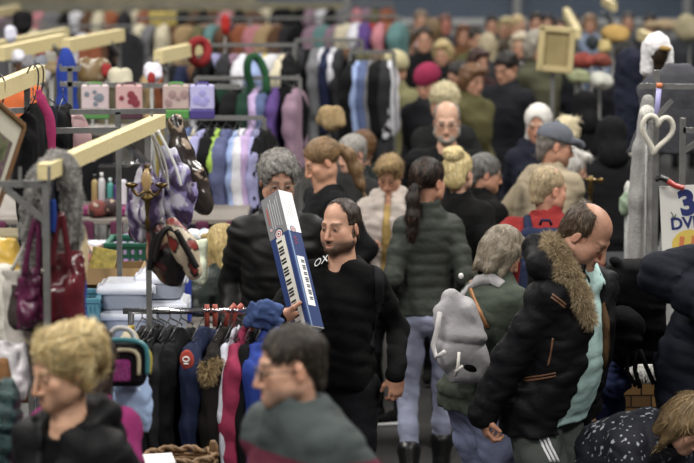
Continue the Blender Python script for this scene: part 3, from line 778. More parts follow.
P18 = person('person in navy puffer jacket at the right edge facing right', 760, 166, 10.7, yaw=80, lean=20, hair=('short', (50, 42, 36)), skin=SK1, lod=0, seed=18, bw=1.12, head=(10, 0, 0), top=dict(m=K(19, 22, 33, rough=.75), collar='hood', hem=.72, quilt=.10, thick=.035, fold=.008, qd=.014),
    legs=dict(m=JEANB), shoes=dict(m=BLK), arms={'R': dict(w=('px', 715, 312, 10.35), pole=(-.3, 1, -.2)), 'L': dict(w=(.2, -.28, 1.02))}, show=())
def speck(col, c2, sc_=90, thr=.45):
    def fn(v, P):
        t = (noise3(v, sc_, 3) * .6 + noise3(v, sc_ * 1.7, 8) * .6 > thr)
        return np.where(t[:, None], np.array(lin(c2))[None], np.array(lin(col))[None])
    return fn
P20 = person('fair-haired person bent over in navy white-flecked jacket at lower right corner', 706, 404, 10.2, yaw=42, lean=72, crouch=.27, head=(48, 4, 0), sex='f', hair=('mid', (120, 96, 62), dict(c2=(150, 122, 82), L=.07, var=.2)), skin=SK1, lod=0, seed=20, scale=.98, bw=1.1,
    top=dict(m=VCLOTH, vcol=speck((20, 23, 38), (176, 180, 188)), collar='stand', hem=.80, thick=.02, fold=.006, res=.55), legs=dict(m=K(48, 58, 96), wide=1.1), shoes=dict(m=BLK), arms={'R': dict(w=(-.16, -.52, .30), pole=(0, 1, .3)), 'L': dict(w=(.18, -.5, .34), pole=(0, 1, .3))}, show=())
P3 = person('woman with long brown hair and magenta jacket behind the front blonde woman', 88, 321, 8.2, yaw=172, lean=12, head=(20, 0, 0), sex='f', hair=('long', (48, 32, 28)), skin=SK2, lod=1, seed=3, bw=.9, top=dict(m=K(132, 34, 92), collar='stand', hem=.7, thick=.015), legs=dict(m=JEANB), shoes=dict(m=BLK), show=())
P1 = person('blonde woman in black jacket looking down left in near left corner', 58, 331, 7.45, yaw=-38, lean=8, head=(15, -20, 4), nech=.012, sex='f', hair=('updo', (190, 162, 104), dict(c2=(222, 202, 148), lift=.6, L=.06, var=.4)), brow=(150, 120, 80), skin=(194, 146, 116), lod=0, seed=1, nstr=5200, hd=.97,
    top=dict(m=K(20, 20, 22, rough=.6), collar='vee', hem=.75, thick=.018, open=.05, quilt=.09, qd=.006), under=dict(name='top', m=BLK, collar='crew', hem=.78), legs=dict(m=JEANB), shoes=dict(m=BLK), show=())
P2 = person('man with glasses in grey-green and maroon jacket at front centre facing left', 290, 326, 7.2, yaw=-62, lean=13, nech=-.012, hd=.88, head=(6, -14, 0), hair=('fade', (46, 38, 32), dict(c2=(74, 64, 54), L=.022, lift=.6)), brow=(60, 50, 42), skin=(198, 148, 120), stub=.5, lod=0, seed=22, nstr=2200, bw=1.05,
    top=dict(m=K(60, 68, 68, rough=.7), m2=K(92, 36, 52), split=lambda c, P: (c[:, 2] < 1.345), collar='stand', hem=.75, thick=.022, fold=.008), under=dict(name='shirt', m=BLK, collar='crew', hem=.8), legs=dict(m=JEANB), shoes=dict(m=BLK), show=())
glasses(P2, (28, 26, 26), .002)
P26 = person('blonde woman in dark green jacket stooping behind the coat rail', 217, 226, 12.75, yaw=196, lean=30, head=(30, 20, 0), sex='f', hair=('long', (178, 152, 92), dict(c2=(210, 186, 124))), skin=SK2, lod=1, seed=26, top=dict(m=K(34, 42, 38, rough=.5), collar='stand', hem=.75, thick=.025), legs=dict(m=JEANB), shoes=dict(m=BLK), show=())

# --- fur, hoodie strings and piping of the fur-hooded jacket
def furring(P, name, pts, r, n, col, c2, L, wd, seed=1, base=None):
    q = SDF(); q.chain([np.array(p) for p in pts], r, k=.02); v, f = q.mesh(.009, lambda p: .004 * noise3(p, 70, seed))
    k0 = np.array(lin(base or col))[None] * (.7 + .4 * noise3(v, 90, 2))[:, None]
    V, F, KK = cat([(v, f, k0), spikes(v, f, col, c2, n, L, wd, seed)]); return link(name, V, F, HAIRM, P['o'], KK)
a = P16; nb = a['nb']
furring(a, 'fur_trim', [nb + np.array(p) for p in ((-.115, -.13, -.14), (-.14, -.10, -.05), (-.15, -.04, .04), (-.13, .03, .11), (-.07, .09, .15))], [.018, .032, .042, .046, .034], 16000, (128, 108, 78), (182, 160, 122), .022, .0008, 4, (92, 70, 44))
q = SDF(); q.chain([nb + np.array(p) for p in ((-.16, -.03, .0), (-.17, .06, .07), (-.08, .13, .12), (.05, .13, .10))], [.04, .06, .06, .05], k=.03); v, f = q.mesh(.01, fold_disp(.006, 25, 3)); link('hood_edge', v, f, K(15, 15, 18, rough=.6), a['o'])
q = SDF(); q.ell(nb + np.array((0, .12, -.01)), (.13, .085, .12), k=.03); q.ell(nb + np.array((0, .12, .13)), (.08, .07, .06), k=.03, mode='s'); v, f = q.mesh(.01, fold_disp(.006, 25, 3)); link('hood', v, f, K(15, 15, 18, rough=.6), a['o'])

q = SDF(); nb = P1['nb']; q.chain([nb + np.array(p) for p in ((-.10, -.02, .02), (-.08, .07, .04), (0, .11, .03), (.08, .07, .04), (.10, -.02, .02))], [.03, .045, .055, .045, .03], k=.03); q.ell(nb + np.array((0, .13, -.05)), (.10, .05, .09), k=.04); v, f = q.mesh(.009, fold_disp(.006, 30, 3)); link('hood', v, f, K(20, 20, 22, rough=.6), P1['o'])
# ---------------------------------------------------------------- the keyboard carton
def carton():
    B = at(310.5, 325, 10.52); T = at(278, 189, 10.86); a = T - B; L = np.linalg.norm(a); a /= L
    n1 = np.array((-.6, -.8, 0.)); n1 = nrm(n1 - a * (n1 @ a)); n2 = np.cross(a, n1); n2 = n2 if n2[0] > 0 else -n2
    W1, W2 = .110, .081
    M = np.stack([n2, n1, a], 1)
    root = empty('keyboard_carton', B); tag(root, 'blue, grey and white keyboard carton held upright by bearded man in black', 'box')
    def piece(mb, face, u, t, du, dt, th=.0012, lift=.0):
        c = a * t + (-n2 * u + n1 * lift if face == 1 else -n1 * u + n2 * lift)
        sz = (du, th, dt) if face == 1 else (th, du, dt)
        mb.box(c, sz, M)
    def disc(mb, face, u, t, r, lift):
        n = n1 if face == 1 else n2; e = -n2 if face == 1 else -n1; c = a * t + e * u + n * lift
        mb.add([c + (e * math.cos(q) + a * math.sin(q)) * r for q in np.linspace(0, 2 * math.pi, 25)[:-1]], [tuple(range(24)) if face == 1 else tuple(range(24))[::-1]])
    BLUE = plastic((36, 56, 112), rough=.4); GREY = plastic((122, 122, 124), rough=.45); WHT = plastic((232, 232, 234), rough=.4); KEY = plastic((20, 20, 24)); RED = plastic((196, 60, 48)); SKY = plastic((120, 150, 190)); DB = plastic((40, 52, 84)); PG = plastic((176, 178, 182))
    g = MB(); g.box(a * L / 2 - n1 * W2 / 2 - n2 * W1 / 2, (W1, W2, L), M, bev=.003); g.build('carton_body', BLUE, root)
    def part(name, m, fn, par=root):
        g = MB(); fn(g); return g.build(name, m, par)
    tg = part('grey_end_panel', GREY, lambda g: piece(g, 1, W1 / 2, L * .845, W1 * .98, L * .30))
    part('white_end_panel', WHT, lambda g: piece(g, 2, W2 / 2, L * .845, W2 * .98, L * .30))
    def txt(g):
        for i in range(5): piece(g, 1, .022 + i * .013, L * (.86 - .006 * (i % 3)), .0035, L * (.22 - .03 * (i % 3)), .0012, .0006)
    part('small_print', PG, txt, tg)
    part('red_lettering', RED, lambda g: [piece(g, 1, .088, L * (.80 + .014 * i), .007, L * .009, .0012, .0006) for i in range(9)], tg)
    def txt2(g):
        for i in range(4): piece(g, 2, .02 + i * .011, L * (.86 + .01 * (i % 2)), .002, L * .12, .0012, .0006)
    part('pale_print', PG, txt2)
    for f, u, t, s_ in ((1, .052, L * .705, 1.), (2, .032, L * .71, .62), (1, .088, L * .76, .42)):
        for r_, m, z in ((.026, DB, .001), (.019, WHT, .0014), (.015, RED, .0018), (.010, WHT, .0022), (.0055, KEY, .0026)):
            part('emblem', m, lambda g: disc(g, f, u, t, r_ * s_, z))
    kb = part('printed_keyboard', plastic((206, 202, 192)), lambda g: piece(g, 1, .050, L * .345, .050, L * .67, .0012, .0008))
    def keys(g, f, u, w_, t0, t1, n):
        k = 0
        for i in range(n):
            if i % 7 in (2, 6): continue
            piece(g, f, u, t0 + (t1 - t0) * (i + .5) / n, w_, (t1 - t0) / n * .58, .0012, .002)
    part('black_keys', KEY, lambda g: keys(g, 1, .058, .028, L * .03, L * .66, 29), kb)
    kb2 = part('printed_keyboard', WHT, lambda g: piece(g, 2, .038, L * .33, .042, L * .36, .0012, .0008))
    part('black_keys', KEY, lambda g: keys(g, 2, .044, .018, L * .19, L * .50, 24), kb2)
    part('red_lettering', plastic((150, 70, 90)), lambda g: [piece(g, 2, .03 + .008 * (i % 2), L * (.60 + .011 * i), .012, L * .006, .0012, .0008) for i in range(6)])
    part('sky_stripe', SKY, lambda g: piece(g, 2, .008, L * .35, .006, L * .7, .0012, .0006))
    g = MB(); g.box(-n1 * W2 / 2 - n2 * W1 / 2 - a * .001, (W1 * .98, W2 * .98, .003), M); g.build('end_flap', plastic((186, 188, 190), rough=.3), root)
carton()
# webbing strap and lettering on the carrying man
sw = [c for c in P4['o'].children if c.name.startswith('sweater')][0]
strip(P4, sw, 'bag_strap', [(378, 268), (380, 284), (379, 305), (375, 330), (372, 348)], .042, K(30, 30, 33, bscale=160), .004)
def lettering(P, o, words, px, py, dx, dy, size, m, name='lettering'):
    """letters lying on a garment, running along (dx, dy)"""
    cu = bpy.data.curves.new(name, 'FONT'); cu.body = words; cu.size = 1; cu.extrude = .02; cu.resolution_u = 2; cu.align_x = 'CENTER'; cu.align_y = 'CENTER'
    t = bpy.data.objects.new(name, cu); me = bpy.data.meshes.new_from_object(t); bpy.data.objects.remove(t)
    p, n = surf(P, o, px, py, .002); q, _ = surf(P, o, px + dx, py + dy, .002)
    if p is None or q is None: print('lettering missed'); return
    X = nrm(q - p); X = nrm(X - n * (X @ n)); Y = np.cross(n, X)
    for v in me.vertices:
        c = np.array(v.co); w_ = p + (X * c[0] + Y * c[1]) * size + n * (c[2] * size * .3 + .003); v.co = w_
    me.materials.append(m); r = bpy.data.objects.new(name, me); C.objects.link(r); r.parent = P['o']; return r
lettering(P4, sw, 'ROX', 319, 263, 6, -3, .06, plastic((225, 225, 225)))
# fur-hooded man: pocket zips, hoodie cords, lining, stripes
jk = {c.name.split('.')[0]: c for c in P16['o'].children}
J = jk['jacket']
for pix in ([(524, 378), (540, 376), (556, 373)], [(524, 381), (540, 379), (556, 376)]): strip(P16, J, 'pocket_zip', pix, .008, COPPER, .004)
for pix in ([(552, 294), (560, 300), (566, 305)], [(551, 297), (559, 303), (565, 308)], [(548, 366), (551, 352), (553, 338)]): strip(P16, J, 'zip', pix, .008, COPPER, .004)
strip(P16, jk['hoodie'], 'brown_lining', [(603, 300), (605, 335), (604, 372), (600, 400)], .035, K(84, 60, 38), .02)
strip(P16, jk['hoodie'], 'drawstring', [(585, 270), (587, 285), (588, 305), (590, 322)], .008, K(170, 210, 206), .006)
for d_ in (-4, 0, 4): strip(P16, jk['trousers'], 'white_stripe', [(541 + d_, 432), (547 + d_, 446), (555 + d_, 462)], .010, K(205, 205, 210), .003)
# grey rucksack and straps of the bending woman
j17 = [c for c in P17['o'].children if c.name.startswith('jacket')][0]
strip(P17, j17, 'tan_shoulder_strap', [(476, 262), (471, 275), (471, 290), (478, 308), (488, 328)], .02, mat('tan leather', (150, 96, 48), rough=.5), .006)
strip(P17, j17, 'grey_shoulder_strap', [(461, 298), (468, 287), (479, 280), (492, 279), (502, 285)], .05, K(150, 148, 150), .010)
def sdf_obj(name, q, h, m, disp=None, parent=None, col=None, loc=None):
    v, f = q.mesh(h, disp)
    if loc is not None: v = v - np.array(loc)
    o = link(name, v, f, m, parent, None if col is None else col(v))
    if loc is not None: o.location = loc
    return o
def bag_root(name, pt, label, cat_): 
    r = empty(name, pt); tag(r, label, cat_); return r
LG = K(152, 149, 152, rough=.6); 
r = bag_root('backpack', at(456, 400, 10.9), 'grey drawstring rucksack hanging on back of woman in green jacket', 'bag'); O = np.array(r.location)
q = SDF(); q.box(at(461, 340, 10.9) - O, (.105, .075, .185), .05, roty(-.2), k=.03); q.chain([at(440, 312, 10.88) - O, at(452, 296, 10.88) - O, at(460, 304, 10.9) - O], [.03, .035, .03], k=.05); q.ell(at(468, 345, 10.9) - O, (.07, .07, .10), k=.05); q.ell(at(447, 352, 10.85) - O, (.05, .05, .10), k=.03)
sdf_obj('sack', q, .008, LG, fold_disp(.018, 20, 4), r)
g = MB(); g.tube([at(445, 352, 10.74) - O, at(436, 357, 10.76) - O, at(433, 345, 10.78) - O, at(437, 330, 10.78) - O, at(440, 312, 10.8) - O], .011, 8); g.build('side_strap', K(168, 164, 164), r, True)
g = MB(); g.tube([at(459, 352, 10.74) - O, at(458, 366, 10.73) - O, at(455, 376, 10.74) - O], .007, 6); g.tube([at(455, 372, 10.73) - O, at(463, 366, 10.73) - O], .007, 6); g.build('cord', K(190, 186, 180), r, True)
q = SDF(); q.ell(at(470, 366, 10.86) - O, (.045, .03, .045)); sdf_obj('dark_pocket', q, .008, BLK, None, r)
q = SDF(); q.ell(at(461, 276, 10.95) - O, (.012, .012, .014)); sdf_obj('strap_buckle', q, .005, plastic((200, 198, 196)), None, r)
# blue backpack
r = bag_root('backpack', P14['wp'](P14['nb'] + np.array((0, .18, -.45))), 'small blue backpack on the red-jacketed man', 'bag'); O = np.array(r.location)
w_ = P14['wp']; nb = P14['nb']; rz_ = P14['rz']
q = SDF(); q.box(w_(nb + np.array((0, .20, -.215))) - O, (.125, .08, .21), .05, rz_ @ rotx(R(8)), k=.02); q.box(w_(nb + np.array((0, .29, -.265))) - O, (.11, .04, .10), .03, rz_ @ rotx(R(8)), k=.02); sdf_obj('bag_body', q, .008, K(28, 36, 62), fold_disp(.006, 25, 2), r)
for x in (-1, 1):
    g = MB(); g.tube([w_(nb + np.array(p)) - O for p in ((x * .08, .19, -.06), (x * .095, .13, .0), (x * .105, .05, .035), (x * .11, -.03, .02), (x * .115, -.11, -.06))], .022, 8); g.build('shoulder_strap', K(26, 34, 60), r, True)
g = MB(); g.tube([w_(nb + np.array(p)) - O for p in ((-.03, .19, .02), (-.02, .2, .045), (.02, .2, .045), (.03, .19, .02))], .008, 8); g.build('grab_handle', K(28, 34, 60), r, True)
# black rucksack at the right
r = bag_root('backpack', at(630, 365, 10.9), 'bulky black rucksack with dangling straps beside navy puffer jacket', 'bag'); O = np.array(r.location)
q = SDF(); q.box(at(632, 318, 10.95) - O, (.135, .12, .20), .07, rotz(.4), k=.04); q.ell(at(626, 275, 10.9) - O, (.10, .10, .07), k=.05); q.ell(at(645, 272, 10.9) - O, (.08, .1, .06), k=.04); q.ell(at(622, 330, 10.75) - O, (.10, .07, .11), k=.03); q.ell(at(616, 262, 10.85) - O, (.03, .03, .025), k=.02); q.ell(at(606, 300, 10.9) - O, (.05, .08, .14), k=.04)
sdf_obj('bag_body', q, .009, K(15, 15, 17), fold_disp(.010, 22, 8), r)
for pix in ([(628, 350), (627, 372), (636, 386)], [(640, 350), (646, 366), (654, 384)], [(636, 352), (635, 370), (640, 388)]):
    g = MB(); pts = [at(x, y, 10.72) - O for x, y in pix]; g.tube(pts, .011, 6); g.build('loose_strap', K(18, 18, 20), r, True)
# ---------------------------------------------------------------- stalls: helpers
ORD = ['first', 'second', 'third', 'fourth', 'fifth', 'sixth', 'seventh', 'eighth', 'ninth', 'tenth']
def bars(mb, segs, w_, h_=None):
    for a, b in segs: mb.bar(at(*a), at(*b), w_, h_)
    return mb
def root_at(name, p, label, cat_, group=None):
    r = empty(name, p); tag(r, label, cat_, group); r['_o'] = 0; del r['_o']; return r, np.array(p, float)
def frame(label, beam=None, posts=(), rails=(), braces=(), pegs=(), bw=.045, bh=.075, pw=.024, name='stall_frame'):
    """a market stall frame: pine beam on square steel posts; everything in (px, py, distance)"""
    first = at(*(posts[0][1] if posts else beam[0])); r, O = root_at(name, (first[0], first[1], 0), label, 'stall frame')
    def one(nm, a, b, w_, m, h_=None):
        g = MB(); g.bar(at(*a) - O, at(*b) - O, w_, h_); g.build(nm, m, r)
    if beam: one('beam', beam[0], beam[1], bw, WOOD, bh)
    for a, b in posts: one('post', a, b, pw, STEEL)
    for a, b in rails: one('crossbar', a, b, pw, STEEL)
    for a, b in braces: one('brace', a, b, pw * .9, STEEL)
    for a, b in pegs: one('peg', a, b, pw * .45, STEEL)
    return r, O
def foot(px, py, Y):
    """where a post standing at that spot meets the floor, as (px, py, Y)"""
    p = at(px, py, Y); v = np.array((p[0], p[1], 0)) - np.array((0, 0, CAMZ))
    return (347 + FOC * p[0] / (v @ _f), 231.5 - FOC * (v @ _u) / (v @ _f), Y)
def hanger_mesh(r, w_=.20, m=None, side=False):
    g = MB(); g.tube([(0, 0, .0), (0, 0, .014), (.010, 0, .026), (.0, 0, .040), (-.014, 0, .030)], .0022, 6)
    g.tube([(0, 0, 0), (w_, 0, -.055), (w_ * .9, 0, -.065), (-w_ * .9, 0, -.065), (-w_, 0, -.055), (0, 0, 0)], .003, 6); return g.build('hanger', m or WIRE, r, True)
def hang(name, label, px, py, Y, L, W, D, m, rz=90, cat_='garment', group=None, sleeve=.55, h=.014, seed=0, hanger=True, flare=1.1, fold=.010, extra=None):
    """a garment on a hanger; px, py is the point of the rail it hangs from"""
    p = at(px, py, Y) - np.array((0, 0, .026 if hanger else 0.)); r = empty(name, p, R(rz)); tag(r, label, cat_, group)
    q = SDF(); t = -.018
    q.loft((0, 0, -L), (0, 0, t - .02), [0, .5, 1 - .13 / L, 1 - .06 / L, 1], [W * .5 * flare, W * .46, W * .5, W * .38, W * .14], [D * flare, D, D, D * .8, D * .5], k=.03)
    if sleeve:
        for x in (-1, 1): q.chain([(x * W * .40, 0, t - .085), (x * W * .50, 0, t - .16), (x * W * .53, .01, t - .07 - sleeve * .5), (x * W * .50, -.02, t - .07 - sleeve)], [D * .7, D * .75, D * .68, D * .6], k=.04)
    fd = lambda P: fold * (noise3(P * np.array([1, 1, .22]), 34, seed) + .5 * noise3(P * np.array([1, 1, .5]), 70, seed + 1))
    if extra: extra(q, r)
    v, f = q.mesh(h, fd); link('cloth' if name == 'textile' else name + '_body', v, f, m, r)
    if hanger: hanger_mesh(r, W * .42)
    return r
def boxy(name, label, px, py, Y, size, m, cat_, rz=0, group=None, bev=.008, extra=None, z=None):
    """a thing whose bottom centre is seen at px, py"""
    p = at(px, py, Y); 
    if z is not None: p[2] = z
    r = empty(name, p, R(rz)); tag(r, label, cat_, group)
    if extra: extra(r, size)
    else:
        g = MB(); g.box((0, 0, size[2] / 2), size, bev=bev); g.build(name + '_body', m, r)
    return r
def open_box(m, flaps=False, wall=.006, nm='box_body', full=None):
    def fn(r, s):
        w_, d, h_ = s; g = MB()
        g.box((0, 0, wall / 2), (w_, d, wall)); g.box((0, -d / 2, h_ / 2), (w_, wall, h_)); g.box((0, d / 2, h_ / 2), (w_, wall, h_)); g.box((-w_ / 2, 0, h_ / 2), (wall, d, h_)); g.box((w_ / 2, 0, h_ / 2), (wall, d, h_))
        g.build(nm, m, r)
        if flaps:
            for (c, s2, M) in (((0, -d / 2 - .03, h_ - .035), (w_, .004, .09), rotx(-.7)), ((w_ / 2 + .03, 0, h_ - .03), (.004, d, .09), roty(-.8))):
                g = MB(); g.box(c, s2, M); g.build('flap', m, r)
    return fn
def crate(m, nm='crate_body'):
    def fn(r, s):
        w_, d, h_ = s; g = MB(); g.box((0, 0, .006), (w_, d, .012))
        for (c, L, ax) in (((0, -d / 2, 0), w_, 0), ((0, d / 2, 0), w_, 0), ((-w_ / 2, 0, 0), d, 1), ((w_ / 2, 0, 0), d, 1)):
            for k in range(5):
                z = h_ * (k + .3) / 4.6; s2 = (L, .008, h_ * .11) if ax == 0 else (.008, L, h_ * .11); g.box((c[0], c[1], z), s2)
            for k in range(7):
                o = (k / 6 - .5) * L; s2 = (.014, .009, h_) if ax == 0 else (.009, .014, h_); g.box((c[0] + (o if ax == 0 else 0), c[1] + (o if ax else 0), h_ / 2), s2)
        g.build(nm, m, r)
        g = MB()
        for (c, s2) in (((0, -d / 2, h_), (w_ + .03, .022, .024)), ((0, d / 2, h_), (w_ + .03, .022, .024)), ((-w_ / 2, 0, h_), (.022, d, .024)), ((w_ / 2, 0, h_), (.022, d, .024))): g.box(c, s2, bev=.004)
        g.build('rim', m, r)
    return fn
# ---------------------------------------------------------------- front left frame with the big pine beam
A_f, A_r = 8.25, 9.9
frame('stall frame with large pine beam holding grey fluffy scarf, front left', ((44, 172, A_f), (160, 121, A_r + .1)),
      posts=[((45.5, 180, A_f + .02), foot(45.5, 180, A_f + .02)), ((147.5, 127, A_r), foot(147.5, 127, A_r))],
      rails=[((-14, 184, A_f + .03), (46, 184, A_f + .03))], braces=[((5, 188, A_f + .02), (45, 221, A_f + .02)), ((125, 142, A_r - .33), (147, 163, A_r))], pegs=[((20, 167, A_f), (20, 182, A_f)), ((49, 166, A_f - .03), (49, 184, A_f - .03)), ((152, 112, A_r), (152, 132, A_r))], bw=.044, bh=.052, pw=.021)
def furry(name, label, cat_, pts, r_, m, n, c1, c2, Lf, h=.008, seed=1):
    p0 = pts[0][0]; O = p0.copy(); root = empty(name, O); tag(root, label, cat_)
    q = SDF()
    for ps, rr in [(pts[i], r_[i]) for i in range(len(pts))]: q.chain([p - O for p in ps], rr, k=.02)
    v, f = q.mesh(h, lambda P: .006 * noise3(P, 60, seed)); k0 = np.array(lin(c1))[None] * (.85 + .4 * noise3(v, 70, 2))[:, None]
    V, F, KK = cat([(v, f, k0), spikes(v, f, c1, c2, n, Lf, .0014, seed, .3)]); link(name + '_pile', V, F, HAIRM, root, KK); return root
Y0 = A_f + .18
furry('scarf', 'grey fluffy scarf draped over the end of the front pine beam', 'scarf', [
    [at(56, 158, Y0), at(64, 163, Y0), at(69, 185, Y0 - .02), at(68, 215, Y0), at(62, 240, Y0), at(58, 262, Y0)],
    [at(56, 158, Y0), at(46, 166, Y0 - .08), at(38, 195, Y0 - .06), at(33, 230, Y0), at(27, 262, Y0), at(24, 285, Y0)],
    [at(60, 158, Y0 + .1), at(70, 168, Y0 + .1), at(75, 200, Y0 + .08), at(75, 235, Y0 + .1), at(73, 258, Y0 + .1)],
    [at(52, 160, Y0 + .1), at(36, 178, Y0 + .1), at(28, 210, Y0 + .08), at(22, 236, Y0 + .1)]],
    [[.024, .026, .025, .024, .021, .012], [.024, .024, .026, .024, .018, .01], [.022, .024, .024, .022, .014], [.02, .022, .02, .01]], None, 12000, (120, 118, 114), (186, 182, 178), .009)
# bags on the front post
def bag(name, label, cx, cy, Y, w_, h_, d, m, handle=None, hm=None, hr=.008, seed=1, fold=.012, base=None, cat_='bag', top=.72):
    p = at(cx, cy, Y); s_ = 1 / ppm(Y); r = empty(name, p); tag(r, label, cat_)
    q = SDF(); W, H = w_ * s_, h_ * s_
    q.loft((0, 0, -H / 2), (0, 0, H / 2), [0, .15, .5, .85, 1], np.array([.8, 1, 1, .9, top]) * W / 2, np.array([.8, 1, .95, .6, .3]) * d, k=.02, n=3)
    v, f = q.mesh(.008, lambda P: fold * (noise3(P * np.array([1, 1, .6]), 36, seed) * .7 - np.abs(noise3(P, 44, seed + 3)) + .3)); link('bag_body', v, f, m, r)
    if handle:
        for hd_ in handle:
            g = MB(); g.tube(smooth_pts([at(x, y, Y - d * .8) - p for x, y in hd_]), hr, 8); g.build('handle', hm or m, r, True)
    return r
def smooth_pts(pts, n=5):
    pts = [np.array(p, float) for p in pts]; P = [pts[0]] + pts + [pts[-1]]; out = []
    for i in range(1, len(P) - 2):
        for t in np.linspace(0, 1, n, endpoint=False):
            a, b, c, d = P[i - 1], P[i], P[i + 1], P[i + 2]; out.append(.5 * (2 * b + (c - a) * t + (2 * a - 5 * b + 4 * c - d) * t * t + (3 * b - a - 3 * c + d) * t ** 3))
    return out + [pts[-1]]
OXB = mat('glossy oxblood leather', (92, 24, 34), rough=.22, bump=.35, bscale=22, var=.2, vscale=10, spec=.6)
bag('handbag', 'glossy dark red handbag hanging right of the front post', 64, 290, A_f + .15, 44, 74, .09, OXB, [[(52, 268), (56, 232), (61, 214), (66, 240), (70, 268)]], OXB, .011, 3, .018)
bag('handbag', 'crumpled magenta velvet bag hanging left of the front post', 31, 298, A_f + .1, 25, 56, .07, mat('crushed velvet', (84, 22, 58), rough=.35, bump=.5, bscale=30, var=.3, vscale=14), [[(24, 276), (30, 240), (37, 218), (39, 250), (38, 276)]], None, .010, 5, .018)
bag('tote_bag', 'off-white canvas tote bag hanging behind the magenta velvet bag', 26, 320, A_f + .32, 46, 104, .05, K(172, 166, 158), [[(12, 270), (22, 250), (32, 228), (36, 215)]], K(190, 182, 168), .007, 7, .008, top=.95)
bag('shoulder_bag', 'dark taupe bag half hidden between magenta and dark red bags', 33, 308, A_f + .22, 46, 44, .06, K(58, 50, 48), None, None, .01, 9, .012)
bag('drawstring_bag', 'tan cloth bag hanging beside grey fluffy scarf', 79, 250, A_f + .35, 15, 58, .05, K(186, 166, 124), None, None, .01, 11, .012)
g = MB(); p = at(83, 268, A_f + .4); g.tube(smooth_pts([at(x, y, A_f + .4) - p for x, y in ((81, 268), (84, 285), (83, 305), (86, 322), (89, 330))]), .010, 8); o = g.build('lanyard', K(40, 66, 160), None, True); o.location = p; tag(o, 'blue cord hanging below tan cloth bag', 'cord')
p = at(50, 215, A_f + .06); g = MB(); g.tube(smooth_pts([at(x, y, A_f + .06) - p for x, y in ((52, 200), (53, 215), (52, 232))]), .012, 8); o = g.build('ribbon', K(34, 60, 140), None, True); o.location = p; tag(o, 'blue ribbon hanging from the beam beside front post', 'ribbon')
# framed picture at the left edge
def picture():
    Y = 8.9; c = at(-14, 166, Y); r = empty('framed_picture', c); tag(r, 'brown framed landscape picture with cream mat at the left edge', 'picture')
    e1 = nrm(at(23, 126, Y) - at(-4, 208, Y - .1)); e2 = nrm(at(23, 126, Y) - at(-30, 134, Y - .35)); n = nrm(np.cross(e2, e1)); e2 = np.cross(e1, n); n = np.cross(e2, e1); n = n if n[1] < 0 else -n
    H, W = .30, .26; tr = at(23, 126, Y) - c
    M = np.stack([e2, n, e1], 1); ctr = tr - e1 * H / 2 - e2 * W / 2
    fr = mat('brown picture moulding', (112, 74, 40), rough=.4, var=.2)
    g = MB()
    for (u, v_, su, sv) in ((0, H / 2, W, .018), (0, -H / 2, W, .018), (-W / 2, 0, .018, H), (W / 2, 0, .018, H)): g.box(ctr + e2 * u + e1 * v_, (su, .025, sv), M, bev=.003)
    g.build('picture_frame', fr, r)
    g = MB(); g.box(ctr, (W, .006, H), M); g.build('mat_board', plastic((196, 192, 176), rough=.7), r)
    g = MB(); g.box(ctr + n * .004 - e1 * .02, (W * .66, .004, H * .62), M)
    m = mat('painted meadow', (86, 92, 62), rough=.6, vcol=False); nt = m.node_tree; nz = nt.nodes.new('ShaderNodeTexNoise'); nz.inputs['Scale'].default_value = 22; nz.inputs['Detail'].default_value = 5; cr = nt.nodes.new('ShaderNodeValToRGB')
    for i, (t, cc) in enumerate(((.3, (50, 66, 36)), (.45, (110, 112, 80)), (.55, (96, 60, 90)), (.7, (150, 146, 120)))):
        e = cr.color_ramp.elements[i] if i < 2 else cr.color_ramp.elements.new(t); e.position = t; e.color = lin(cc) + (1,)
    tc = nt.nodes.new('ShaderNodeTexCoord'); nt.links.new(tc.outputs['Object'], nz.inputs[0]); nt.links.new(nz.outputs[0], cr.inputs[0]); nt.links.new(cr.outputs[0], nt.nodes['Principled BSDF'].inputs['Base Color']); g.build('painting', m, r)
picture()
# lower left goods
bag('shopping_bag', 'yellow printed plastic bag at the left edge', 6, 262, A_f + .7, 30, 46, .08, plastic((208, 166, 56)), None, None, .01, 2, .012)
bag('lace_cushion', 'white lacy cushion below yellow printed bag at left edge', 4, 305, A_f + .55, 26, 80, .08, K(206, 204, 192, bump=.8, bscale=160), None, None, .01, 4, .01, cat_='cushion', top=.8)
m = mat('dark sequins', (28, 58, 58), rough=.18, metal=.3, bump=1., bscale=160, var=.8, vscale=90)
bag('sequin_bag', 'dark teal sequinned bag at the lower left edge', 8, 420, 8.0, 26, 84, .10, m, None, None, .01, 6, .012, top=.45)
bag('white_basket', 'white plastic carrier bag piled behind teal sequinned bag', 12, 368, 8.5, 34, 52, .08, plastic((188, 184, 188)), None, None, .01, 8, .016)
bag('gift_bag', 'small brown paper bag above teal sequinned bag', 4, 372, 8.15, 14, 30, .05, K(112, 76, 44), None, None, .01, 8, .006)
